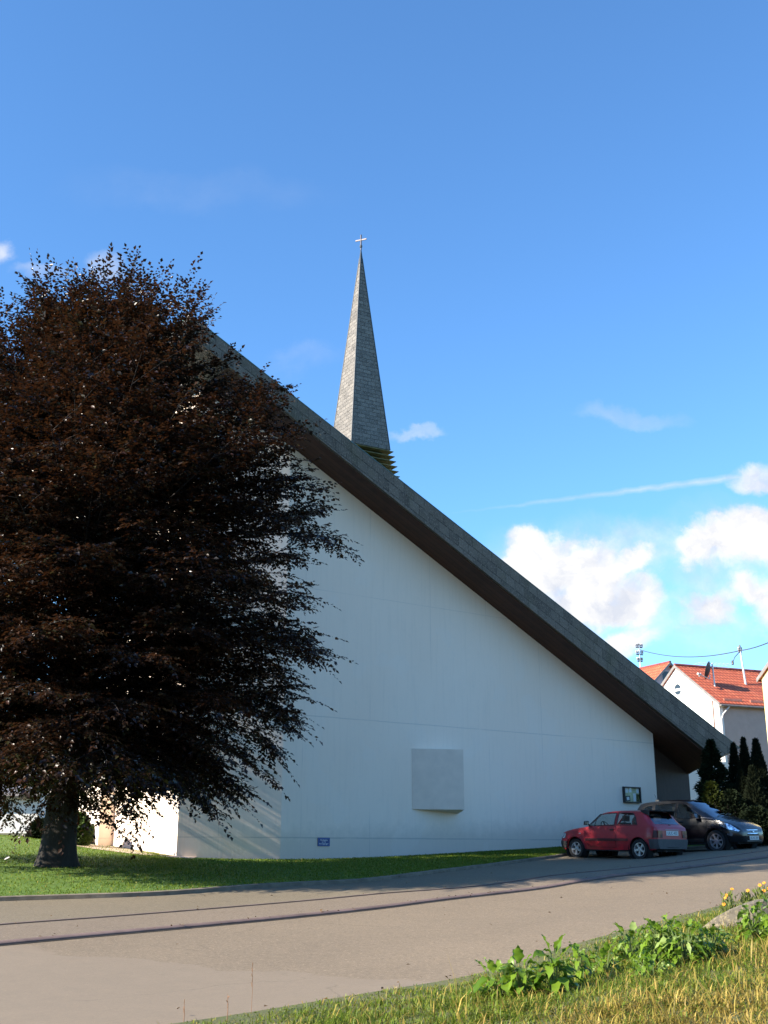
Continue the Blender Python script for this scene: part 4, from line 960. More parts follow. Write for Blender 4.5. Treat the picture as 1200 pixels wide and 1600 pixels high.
# keep the grass out of the path and the walls
def infront(P): return (P[:, 0] - P0.x) * N.x + (P[:, 1] - P0.y) * N.y > .05
ok = infront(P) | (P[:, 0] < K2.x - .1); P = P[ok]; z = z[ok]; n = len(P)
V, Q, dr = blades(np.column_stack([P, z]), rng.uniform(.025, .065, n), rng.uniform(.008, .018, n), rng.uniform(.3, 1.2, n), np.where(rng.random(n) < .06, rng.uniform(.3, .9, n), rng.uniform(0, .12, n)))
grassmesh('lawn_grass', V, Q, dr)
# lawn edge tufts along the kerb
LA = resample(L_[1:8], 3000); jit = rng.normal(0, .05, LA.shape); LA = LA + jit; z = Gn(LA[:, 0], LA[:, 1]) + .06; n = len(LA)
# verge: green near the road, dry and long towards the camera
Ev = np.array(resample(E_, 400)); Vv = V_
P, v = scatter([(-6, -3), (-1, 1.5), (1, 3), (3, 4), (5, 5), (7, 7), (9, 9.5), (13, 14)], [(-8, 5.0), (-3.6, 8.5)] + E_[3:10] + [(14, 30)], 560000)
inv = (P[:, 1] > 5.5) & (P[:, 0] / P[:, 1] > -.40) & (P[:, 0] / P[:, 1] < .75); P = P[inv]; v = v[inv]
n = len(P); z = Gn(P[:, 0], P[:, 1]) + .02
dE = np.min(np.hypot(P[:, None, 0][:, :, None] - Ev[None, None, ::4, 0], P[:, None, 1][:, :, None] - Ev[None, None, ::4, 1]), axis=(1, 2)) if n < 60000 else None
if dE is None:
    dE = np.empty(n)
    for s0 in range(0, n, 20000): q = P[s0:s0 + 20000]; dE[s0:s0 + 20000] = np.min(np.hypot(q[:, None, 0] - Ev[None, ::3, 0], q[:, None, 1] - Ev[None, ::3, 1]), axis=1)
pat = np.sin(P[:, 0] * 2.1 + P[:, 1] * 1.3) + np.sin(P[:, 0] * 5.3 - P[:, 1] * 3.7) * .6 + rng.normal(0, .5, n)
pd_ = np.clip((dE - 2.85 + .5 * pat) / 1.6, 0, 1)       # share of dry blades
keep = rng.random(n) < np.clip(.25 + dE * .8, .25, 1); P, z, dE, pd_, pat = P[keep], z[keep], dE[keep], pd_[keep], pat[keep]; n = len(P)
isdry = rng.random(n) < (.08 + .68 * pd_)
H = np.where(isdry, rng.uniform(.05, .22, n), rng.uniform(.04, .13, n)) * np.clip(.35 + dE * .75, .35, 1.15)
H *= np.where(rng.random(n) < .02, 1.7, 1) * np.clip(.62 + .32 * (np.sin(P[:, 0] * 4.1 + 1.7 * np.sin(P[:, 1] * 3.0)) * np.sin(P[:, 1] * 5.2 + P[:, 0])) + rng.normal(0, .16, n), .25, 1.3) * 1.05
dryv = np.where(isdry, rng.uniform(.55, 1, n), rng.uniform(0, .25, n))
V, Q, dr = blades(np.column_stack([P, z]), H, rng.uniform(.005, .013, n), rng.uniform(.2, 1.7, n), dryv)
grassmesh('verge_grass', V, Q, dr)
print('verge blades', n)

# ---- broad-leaved weeds on the bank, each plant a thing
dock_m = leafmat('dock leaves', (.060, .128, .007), (.175, .275, .026), .33, .35, .5, (.27, .36, .10))
stalk_m = mat('green stalk', (.12, .17, .05), .6, var=.2)
def weed(label, px, py, D, hpx, spread, nleaf, upright=.5, lsz=.16, group='broad leaved weeds on the bank'):
    p = GP(px, py + 6); D = p.y; h = hpx / 1900 * D
    o = thing('broad_leaved_weed', p, label, 'weed', group); b = MB(); rows = []; sb = MB()
    for k in range(nleaf):
        az = k * 2.39996 + rng.uniform(-.4, .4); f = (k + .5) / nleaf; r0 = spread * (1 - f * .55 * upright) * rng.uniform(.35, 1.0)
        d = Vector((math.cos(az), math.sin(az), 0)); hz = h * (.25 + .75 * f) * rng.uniform(.75, 1.0)
        a = p + d * .02; q = p + d * r0 * .55 + Z * hz * .85; L = lsz * rng.uniform(.75, 1.25)
        sb.tube([a, a.lerp(q, .5) + Z * .03, q], [.006, .005, .003], 4, cap=False)
        tilt = rng.uniform(-.55, .75) if f < .8 else rng.uniform(.4, 1.3)
        ld = (d * math.cos(tilt) + Z * math.sin(tilt)).normalized(); sd = ld.cross(Z); sd = sd.normalized() if sd.length > .05 else Vector((1, 0, 0))
        sd = (sd + Vector(rng.normal(0, .25, 3))).normalized(); nn = sd.cross(ld)
        W_ = L * rng.uniform(.38, .55); ns = 7; g = []
        for i in range(ns + 1):
            t = i / ns; wv_ = W_ * .5 * math.sin(math.pi * min(1, t * 1.02 + .02) ** .75) * (1 + .22 * math.sin(i * 2.6 + k)); cpt = q + ld * L * t - Z * L * .55 * t * t * (1 if tilt < .7 else .35)
            wavy = .012 * math.sin(i * 2.1 + k * 1.7)
            g.append([cpt + sd * wv_ + nn * (wv_ * .28 + wavy), cpt, cpt - sd * wv_ + nn * (wv_ * .28 - wavy)])
        b.grid(g)
    kid(b.build('foliage', dock_m, smooth=True), o); kid(sb.build('stalk', stalk_m), o)
wd = [('low sprawling weed with arching leaves at the left end of the clump beside the road', 785, 1562, 10.9, 62, .34, 20, .4, .17),
      ('weed with one tall arching leaf just right of the sprawling one', 815, 1560, 10.9, 78, .26, 16, .7, .18),
      ('weed with a big broad cupped leaf and a pointed top, middle of the left clump', 868, 1552, 11.2, 90, .20, 16, .9, .19),
      ('slim upright weed whose single tip stands clear against the road', 905, 1535, 11.6, 70, .14, 12, 1.0, .14),
      ('small weed joining the left clump to the large bush of weeds', 945, 1522, 12.0, 52, .26, 16, .5, .13),
      ('weed at the left edge of the large bush, leaning over the road', 990, 1508, 12.0, 72, .34, 30, .5, .14),
      ('tallest weed in the middle of the large bush, crowned by a dark tip', 1035, 1512, 11.8, 98, .36, 42, .6, .14),
      ('dense weed right of centre in the large bush with pale sunlit leaves', 1072, 1512, 11.6, 84, .34, 38, .5, .14),
      ('weed at the right edge of the large bush, shaded underneath', 1110, 1500, 11.8, 68, .32, 30, .5, .13),
      ('weed before the concrete edging at the right side of the picture', 1180, 1470, 11.9, 72, .26, 26, .6, .13),
      ('weed cut by the right picture edge in front of the orange flowers', 1215, 1472, 11.6, 88, .26, 24, .6, .14),
      ('low weed in the grass in front of the large bush', 1020, 1530, 10.9, 42, .30, 22, .3, .11)]
for q in wd: weed(*q[:4], q[4] * .97, q[5] * .92, int(q[6] * 2.0), q[7], q[8] * .88)
# dry stalks standing at the roadside
stk = mat('dry stalk', (.23, .12, .06), .8, var=.2)
for px, py, D, hp, lab in ((286, 1606, 9.9, 34, 'thin dry stalk standing alone at the bottom edge of the road'), (354, 1602, 9.8, 45, 'taller red brown dry stalk standing where the grass meets the road'), (392, 1590, 10.1, 80, 'pale thin grass stem rising over the road edge')):
    p = GP(px, py); h = hp / 1900 * p.y; b = MB(); b.tube([p - Z * .05, p + Z * h * .5 + Vector((.006, 0, 0)), p + Z * h], [.004 if hp < 60 else .002, .0035 if hp < 60 else .002, .0015], 5)
    for k in range(5): b.tube([p + Z * h * (.55 + .09 * k), p + Z * h * (.6 + .09 * k) + Vector(rng.normal(0, .012, 3))], .003, 4)
    o = b.build('dry_stalk', stk); tag(o, lab, 'dry stalk', 'dry stalks at the roadside')

# ---- curved concrete edging with orange flowers behind it
conc = mat('lichened concrete', (.155, .135, .10), .95, col2=(.075, .065, .05), scale=5, bump=.6, bscale=25, build=lambda nt, c, vec, p: nt.mix(nt.m('MULTIPLY', nt.ramp(nt.noise(vec, 22, 6, .7), ((.50, 0), (.60, 1))), .85), c, (.24, .20, .12)))
ed = []
for px, py, D in ((1096, 1450, 13.6), (1116, 1434, 13.5), (1140, 1421, 13.4), (1165, 1412, 13.35), (1190, 1406, 13.35), (1220, 1404, 13.5), (1260, 1406, 13.9)): ed.append(at(px, py, D))
b = MB(); rows = []
for i, p in enumerate(ed):
    tg = (ed[min(i + 1, len(ed) - 1)] - ed[max(i - 1, 0)]); tg.z = 0; tg.normalize(); bk = Vector((-tg.y, tg.x, 0))
    g0 = Vector((p.x, p.y, G(p.x, p.y) - .3)); rows.append([g0 - bk * .10, p - bk * .07 - Z * .14, p - bk * .04 - Z * .012, p + bk * .0, p + bk * .10, p + bk * .13 - Z * .02, p + bk * .14 - Z * .35])
b.grid(rows)
tag(b.build('concrete_edging', conc, smooth=50), 'curved lichened concrete edging on the grass bank with orange flowers behind', 'edging')
org = mat('orange petals', (.80, .30, .015), .6, var=.15); yelc = mat('flower heart', (.45, .22, .02), .7)
flw = leafmat('marigold leaves', (.09, .13, .02), (.16, .19, .04), .5, .3)
def marigold(label, px, py, D, hpx, heads, w_):
    p = at(px, py, D); gz0 = p.z - .06; h = hpx / 1900 * D; p.z = gz0
    o = thing('marigold', p, label, 'flower', 'orange flowers behind the concrete edging'); b = MB()
    n = 120; az = rng.uniform(0, 6.28, n); r_ = rng.uniform(0, 1, n) ** .6 * w_; z_ = rng.uniform(0, h * .75, n)
    C = np.stack([p.x + np.cos(az) * r_, p.y + np.sin(az) * r_, gz0 + z_], 1); D_ = np.stack([np.cos(az) * .5, np.sin(az) * .5, np.full(n, 1.0)], 1) + rng.normal(0, .3, (n, 3)); s = rng.uniform(.04, .085, n)
    V, Q = leaves(C, D_, rng.normal(0, 1, (n, 3)), s, s * .28); kid(npmesh('foliage', V, Q, flw), o)
    for dx, dz in heads:
        c = Vector((p.x + dx / 1828 * D, p.y + rng.uniform(-.05, .05), gz0 + h * dz)); f = MB()
        b.tube([Vector((p.x + dx / 3600 * D, p.y, gz0)), c], .004, 4)
        ax = (Vector((-.3, -.8, .6)) + Vector(rng.normal(0, .2, 3))).normalized(); M = frameM(c, ax.cross(Z).normalized(), ax)
        for q in range(16):
            a = q * 6.283 / 16; l_ = .024 if q % 2 else .019; w2 = .007; zz = .006 if q % 2 else .0
            pts = [(.006, -w2 * .5, .004), (l_ * .6, -w2, .004 + zz), (l_, 0, -.002 + zz), (l_ * .6, w2, .004 + zz), (.006, w2 * .5, .004)]
            f.face(*[M @ Matrix.Rotation(a, 4, 'Z') @ Vector(t) for t in pts])
        fo = kid(f.build('flower_head', org), o); f = MB(); f.lathe([(0, .010), (.006, .008), (.008, .004), (0, .003)], 10, M); kid(f.build('flower_heart', yelc), fo)
    kid(b.build('stalk', stalk_m), o)
marigold('orange flowers leaning at the left end of the curved concrete edging', 1140, 1420, 13.7, 38, ((-6, .65), (-3, .75), (5, 1.0), (-9, .4)), .09)
marigold('single pale orange flower behind the middle of the concrete edging', 1168, 1412, 13.7, 28, ((2, 1.0),), .06)
marigold('cluster of orange flowers behind the edging at the right picture edge', 1195, 1406, 13.7, 32, ((-6, .95), (2, 1.05), (6, .8), (-2, .7), (10, .95)), .11)

# ---- a scatter of fallen leaves and grit on the road and along the kerbs
fl_m = leafmat('fallen leaves dry', (.055, .028, .015), (.16, .09, .035), .8, .1, .2, (.30, .27, .20))
LP = []
for crv, n_, sd_ in ((C_, 170, .10), (L_, 150, .16), (E_, 120, .22), (S_, 60, .15)):
    Q_ = resample(crv, 600); LP.append(Q_[rng.integers(60, 540, n_)] + rng.normal(0, sd_, (n_, 2)))
LP.append(np.column_stack([rng.uniform(-7, 7, 70), rng.uniform(11, 27, 70)]))
LP = np.concatenate(LP); n_ = len(LP); zz_ = Gn(LP[:, 0], LP[:, 1]) + .058
V, Q = leaves(np.column_stack([LP, zz_]), np.column_stack([rng.normal(0, 1, (n_, 2)), rng.uniform(-.05, .35, n_)]), np.column_stack([rng.normal(0, .3, (n_, 2)), np.ones(n_)]), rng.uniform(.02, .065, n_), rng.uniform(.012, .04, n_))
tag(npmesh('fallen_leaves', V, Q, fl_m), kind='stuff')
# ================================================================== the two cars
def paint(name, col, rough=.32, coat=1.0, metal=0.0):
    return mat(name, col, rough, coat=coat, metal=metal, build=lambda nt, c, vec, p: nt.mix(nt.m('MULTIPLY', nt.ramp(nt.noise(vec, 2.5, 5), ((.4, 0), (.75, 1))), .25), col, tuple(x * .8 + .01 for x in col)))
tyre_m = mat('tyre rubber', (.018, .018, .019), .85, var=.2, scale=20)
rim_m = mat('alloy rim', (.62, .62, .63), .28, metal=.75)
black_pl = mat('black plastic', (.016, .016, .017), .55)
chrome = mat('chrome', (.75, .76, .78), .12, metal=1.0)
under_m = mat('underbody black', (.008, .008, .008), .95)
seat_m = mat('grey seat cloth', (.055, .052, .055), .9, var=.3, scale=20)
plate_m = mat('number plate', (.62, .62, .60), .5)
ink_m = mat('plate ink', (.015, .015, .015), .6)
red_lens = mat('red lens', (.15, .008, .007), .25); dkred_lens = mat('smoked red lens', (.05, .006, .006), .5); amber_lens = mat('amber lens', (.14, .028, .006), .25)
head_lens = mat('headlamp reflector', (.70, .74, .80), .10, metal=.7, build=lambda nt, c, vec, p: nt.mix(nt.ramp(nt.noise(vec, 16, 3), ((.4, 0), (.6, 1))), (.15, .18, .24), (.85, .9, .97)))
smoked = glassmat('side window glass', (.80, .83, .81), .08); darkglass = glassmat('dark car glass', (.10, .12, .14), .25); rear_glass = glassmat('rear window glass', (.22, .25, .28), .28)
def pch(xs, ys):                                         # monotone cubic through key stations
    xs = np.array(xs, float); ys = np.array(ys, float); h = np.diff(xs); d = np.diff(ys) / h; m = np.zeros(len(xs))
    m[0], m[-1] = d[0], d[-1]
    for i in range(1, len(xs) - 1):
        if d[i - 1] * d[i] > 0: w1, w2 = 2 * h[i] + h[i - 1], h[i] + 2 * h[i - 1]; m[i] = (w1 + w2) / (w1 / d[i - 1] + w2 / d[i])
    def f(x):
        x = min(max(x, xs[0]), xs[-1]); i = min(max(int(np.searchsorted(xs, x)) - 1, 0), len(xs) - 2); t = (x - xs[i]) / h[i]
        return (2*t**3-3*t*t+1)*ys[i] + (t**3-2*t*t+t)*h[i]*m[i] + (-2*t**3+3*t*t)*ys[i+1] + (t**3-t*t)*h[i]*m[i+1]
    return f
def inpoly(x, y, P):
    c = False; n = len(P); j = n - 1
    for i in range(n):
        (xi, yi), (xj, yj) = P[i], P[j]
        if (yi > y) != (yj > y) and x < (xj - xi) * (y - yi) / (yj - yi) + xi: c = not c
        j = i
    return c
class Car:
    """a car body as one surface of cross-sections along x (x = 0 tail, x = L nose, +y its left side); panes and doors are cut out of it"""
    def __init__(s, st, axles, wr, arch):
        k = list(zip(*st)); s.L = k[0][-1]; X = k[0]
        s.zb, s.ws, s.zs, s.wsh, s.zte, s.wt, s.zt = [pch(X, v) for v in k[1:]]
        s.ax, s.wr, s.arch = axles, wr, arch
    def zlow(s, x):
        z = s.zb(x)
        for a in s.ax:
            d = abs(x - a)
            if d < s.arch: z = max(z, s.wr + math.sqrt(s.arch ** 2 - d * d))
        return z
    def side(s, x, z):                                   # half width of the side surface at height z
        zb, zs, zte = s.zb(x), s.zs(x), s.zte(x); w, wsh, wt = s.ws(x), s.wsh(x), s.wt(x)
        if z >= zs:
            t = min(1, (z - zs) / max(zte - zs, 1e-4)); return wsh + (wt - wsh) * t + .018 * math.sin(math.pi * t)
        zm = zb + (zs - zb) * .52
        if z >= zm: t = (z - zm) / (zs - zm); return w + (wsh - w) * t * t
        t = (zm - z) / (zm - zb); return w - .055 * t * t
    def top(s, x, y):                                    # height of the upper surface
        t = min(1, abs(y) / max(s.wt(x), 1e-4)); return s.zt(x) - (s.zt(x) - s.zte(x)) * t ** 2.4
    def section(s, x, nl=13, nu=10, nt_=9):
        z0, zs, zte, wt = s.zlow(x), s.zs(x), s.zte(x), s.wt(x); zs = max(zs, z0 + .01); zte = max(zte, zs + .005); P = []
        for i in range(nl): z = z0 + (zs - z0) * i / (nl - 1); P.append((s.side(x, z), z))
        for i in range(1, nu): z = zs + (zte - zs) * i / (nu - 1); P.append((s.side(x, z), z))
        for i in range(1, nt_): y = wt * (1 - i / (nt_ - 1)); P.append((y, s.top(x, y)))
        return P
    def surface(s, dx=.02):
        xs = list(np.arange(0, s.L, dx)) + [s.L]; s.rows = []; s.cent = []
        for x in xs:
            h = s.section(x); full = [Vector((x, y, z)) for y, z in h] + [Vector((x, -y, z)) for y, z in h[-2::-1]]; s.rows.append(full)
        return xs
    def build(s, name, mats, M, label, group, sidewins, doors, topwins, lower=None):
        """sidewins: {part: (x,z) outline}; doors likewise; topwins: {part: (x range, half-width inset)}; returns the Empty and helper"""
        o = thing(name, None, label, 'car', group, M=M); s.o = o; s.M = M
        s.surface(); n = len(s.rows[0]); body, dparts = [], {}
        for i in range(len(s.rows) - 1):
            for j in range(n - 1):
                q = [s.rows[i][j], s.rows[i][j + 1], s.rows[i + 1][j + 1], s.rows[i + 1][j]]; c = (q[0] + q[1] + q[2] + q[3]) / 4
                isside = j < 21 or j >= n - 1 - 21
                if isside and any(inpoly(c.x, c.z, P) for P in sidewins): continue
                if not isside and any(xa < c.x < xb and abs(c.y) < hw(c.x) for xa, xb, hw in topwins): continue
                key = None
                if isside:
                    for dn, P in doors.items():
                        if inpoly(c.x, c.z, P): key = (dn, c.y > 0)
                (body if key is None else dparts.setdefault(key, [])).append(q)
        def mk(nm, quads, m, par, smooth=35, extra=None):
            idx = {}; V = []; Fs = []
            for q in quads:
                f = []
                for p in q:
                    k = (round(p.x, 5), round(p.y, 5), round(p.z, 5))
                    if k not in idx: idx[k] = len(V); V.append(k)
                    if not f or f[-1] != idx[k]: f.append(idx[k])
                if len(set(f)) >= 3: Fs.append(tuple(dict.fromkeys(f)))
            b = MB(); b.v = V; b.f = Fs; return b.build(nm, m, par, smooth=smooth)
        caps = []
        for r in (s.rows[0], s.rows[-1]): caps.append(r)
        for ci, r in enumerate(caps):                    # close tail and nose
            h = (n - 1) // 2
            for j in range(h): body.append([r[j], r[j + 1], r[n - 2 - j], r[n - 1 - j]])
        s.body = mk('body', body, mats['paint'], o)
        s.door = {k: mk('door', q, mats['paint'], o) for k, q in dparts.items()}
        return o
    def part(s, b, name, m, par=None, smooth=False): return b.build(name, m, par or s.o, smooth=smooth)
    def sidepatch(s, P, sg, off, dens=.03):              # a thin panel lying on the side surface inside an (x,z) outline
        b = MB(); xs = [p[0] for p in P]; zs = [p[1] for p in P]; nx = max(2, int((max(xs) - min(xs)) / dens)); rows = []
        for i in range(nx + 1):
            x = min(xs) + (max(xs) - min(xs)) * i / nx; x_ = min(max(x, min(xs) + 1e-4), max(xs) - 1e-4); cr = []
            for k in range(len(P)):
                (x0, z0), (x1, z1) = P[k], P[(k + 1) % len(P)]
                if (x0 - x_) * (x1 - x_) < 0: cr.append(z0 + (z1 - z0) * (x_ - x0) / (x1 - x0))
            cr.sort()
            rows.append([Vector((x, sg * (s.side(x, z) + off), z)) for z in np.linspace(cr[0], cr[-1], 6)])
        b.grid(rows); return b
    def sideline(s, P, sg, off, r, closed=True):
        pts = []; Q = P + [P[0]] if closed else P
        for a, c in zip(Q[:-1], Q[1:]):
            k = max(2, int(math.hypot(c[0] - a[0], c[1] - a[1]) / .06))
            for i in range(k): t = i / k; x, z = a[0] + (c[0] - a[0]) * t, a[1] + (c[1] - a[1]) * t; pts.append(Vector((x, sg * (s.side(x, z) + off), z)))
        pts.append(Vector((Q[-1][0], sg * (s.side(*Q[-1]) + off), Q[-1][1])))
        b = MB(); b.tube(pts, r, 5); return b
    def toppatch(s, xa, xb, hw, off, nx=14, ny=12):
        b = MB(); rows = []
        for i in range(nx + 1):
            x = xa + (xb - xa) * i / nx; w_ = hw(x); rows.append([Vector((x, w_ * (2 * j / ny - 1), s.top(x, w_ * (2 * j / ny - 1)) + off)) for j in range(ny + 1)])
        b.grid(rows); return b
    def wheel(s, x, y, sg, nsp, rimr, w_=.175):
        o = s.o; M = Matrix.Translation((x, y, s.wr)) @ Matrix.Rotation(R(-90 * sg), 4, 'X')      # axis out of the car's side
        r = s.wr; h = w_ / 2; e = MB()
        e.lathe([(rimr, -h * .85), (r * .93, -h), (r * .985, -h * .8), (r, -h * .4), (r, h * .4), (r * .985, h * .8), (r * .93, h), (rimr + .01, h * .86), (rimr, h * .6)], 36, M)
        wh = e.build('wheel', tyre_m, o, smooth=40)
        b = MB(); b.lathe([(rimr, h * .62), (rimr, h * .80), (rimr - .016, h * .80), (rimr - .03, h * .2), (rimr - .04, -h * .6)], 36, M)
        b.lathe([(0, h * .74), (.05, h * .72), (.065, h * .55), (.065, h * .1)], 16, M)
        for k in range(nsp):
            a = 2 * math.pi * k / nsp + .2; A = M @ Matrix.Rotation(a, 4, 'Z'); w0, w1 = (.030, .040) if nsp > 5 else (.036, .055)
            b.hexa([A @ Vector(p) for p in ((.04, -w0, h * .3), (rimr - .01, -w1 * .62, h * .42), (rimr - .01, w1 * .62, h * .42), (.04, w0, h * .3))], [A @ Vector(p) for p in ((.04, -w0 * .8, h * .70), (rimr - .008, -w1 * .5, h * .74), (rimr - .008, w1 * .5, h * .74), (.04, w0 * .8, h * .70))])
        rim = b.build('rim', rim_m, wh, smooth=40)
        b = MB(); b.lathe([(0, h * .05), (rimr - .03, h * .05)], 24, M); b.build('brake_disc', under_m, wh)
    def innards(s, xw0, xw1, zfl, wid, seats, rest=.55):
        b = MB(); a0, a1 = s.ax
        b.box((.10, -wid + .19, s.zb(1.5) - .02), (s.L - .12, wid - .19, zfl)); b.box((a0 + s.arch - .02, -wid + .05, s.zb(1.5) - .015), (a1 - s.arch + .02, wid - .05, s.zb(1.5) + .12))
        s.part(b, 'underbody', under_m)
        b = MB()
        for x, y, hgt in seats:
            b.box((x, y - .24, zfl - .05), (x + .50, y + .24, zfl + .16))
            b.hexa([(x - .10, y - .23, zfl), (x + .08, y - .23, zfl), (x + .08, y + .23, zfl), (x - .10, y + .23, zfl)], [(x - .26, y - .20, zfl + hgt), (x - .15, y - .20, zfl + hgt), (x - .15, y + .20, zfl + hgt), (x - .26, y + .20, zfl + hgt)])
            b.hexa([(x - .27, y - .12, zfl + hgt + .03), (x - .17, y - .12, zfl + hgt + .03), (x - .17, y + .12, zfl + hgt + .03), (x - .27, y + .12, zfl + hgt + .03)], [(x - .29, y - .11, zfl + hgt + .19), (x - .20, y - .11, zfl + hgt + .19), (x - .20, y + .11, zfl + hgt + .19), (x - .29, y + .11, zfl + hgt + .19)])
            s.part(b, 'seat', seat_m); b = MB()
        b.box((xw1 - .02, -wid + .14, zfl - .05), (xw1 + .35, wid - .14, zfl + .36)); s.part(b, 'dashboard', black_pl)
        b = MB(); Mw = Matrix.Translation((xw1 - .22, .36, zfl + .40)) @ Matrix.Rotation(R(-62), 4, 'Y')
        b.lathe([(.175, -.012), (.19, 0), (.175, .012), (.16, 0)], 24, Mw, close=True); b.box((-.17, -.02, -.01), (.17, .02, .01), Mw); b.tube([Mw @ Vector((0, 0, 0)), Mw @ Vector((0, 0, -.3))], .03, 6); s.part(b, 'steering_wheel', black_pl)
def carM(rear, front, left):                             # wheel-contact points -> frame
    f = (front - rear).normalized(); l = (left - f * left.dot(f)).normalized(); u = f.cross(l)
    return f, l, u

# ---------------- red hatchback: tail towards the right, nose to the left by the lawn
#      x    zb   ws   zs   wsh  zte  wt   zt
RS = [(0.00, .33, .655, .78, .63, .795, .55, .80), (.03, .30, .70, .86, .672, .875, .60, .885), (.10, .28, .735, .90, .705, .925, .64, .94), (.22, .26, .752, .912, .722, 1.02, .625, 1.045),
      (.40, .25, .765, .915, .735, 1.20, .585, 1.235), (.54, .25, .768, .915, .738, 1.305, .563, 1.335), (.70, .25, .768, .915, .738, 1.322, .56, 1.353), (1.2, .24, .770, .912, .740, 1.335, .56, 1.37), (1.75, .24, .770, .905, .740, 1.318, .555, 1.357),
      (2.02, .24, .770, .900, .740, 1.275, .555, 1.318), (2.25, .24, .769, .893, .738, 1.115, .60, 1.155), (2.52, .24, .766, .885, .735, .915, .655, .945), (2.62, .24, .764, .875, .732, .893, .66, .915), (3.0, .24, .755, .83, .718, .85, .64, .875), (3.35, .25, .725, .765, .69, .785, .60, .805), (3.52, .27, .69, .70, .655, .72, .55, .735), (3.585, .30, .655, .62, .62, .635, .50, .645), (3.62, .34, .60, .52, .57, .53, .45, .535)]
red = Car(RS, (.60, 2.943), .282, .345)
rearw, frontw = at(1001, 1343.5, 33.6), at(902, 1341, 35.45)
fd = (frontw - rearw).normalized()
# near (left-hand) wheels stand on those points: place the frame from them
lft = Z.cross(fd).normalized(); lft = (lft + Z * .004).normalized()
upv = fd.cross(lft); lft = upv.cross(fd)
sc = (frontw - rearw).length / 2.343
print('red wheelbase', (frontw - rearw).length)
org_ = rearw - fd * (.60 * sc) - lft * (.70 * sc)
Mred = Matrix.Translation(org_) @ Matrix(((fd.x, lft.x, upv.x, 0), (fd.y, lft.y, upv.y, 0), (fd.z, lft.z, upv.z, 0), (0, 0, 0, 1))) @ Matrix.Scale(sc, 4)
redp = paint('faded red car paint', (.36, .014, .027), .36, .30)
grey_pl = mat('grey bumper plastic', (.050, .048, .050), .6, var=.15, scale=6)
wF = [(1.47, .935), (2.50, .925), (2.10, 1.255), (1.47, 1.285)]; wR = [(.64, .945), (1.37, .937), (1.37, 1.285), (.86, 1.272), (.74, 1.16)]
hwR = lambda x: red.wt(x) - .065; hwW = lambda x: red.wt(x) - .06
red.build('red_car', {'paint': redp}, Mred, 'small red three door hatchback with a grey rear bumper parked beside the lawn', 'parked cars beside the church', [wF, wR],
          {'door': [(1.42, .33), (2.40, .33), (2.56, .52), (2.56, .91), (2.13, 1.275), (1.42, 1.30)]}, [(.15, .50, hwR), (2.06, 2.50, hwW)])
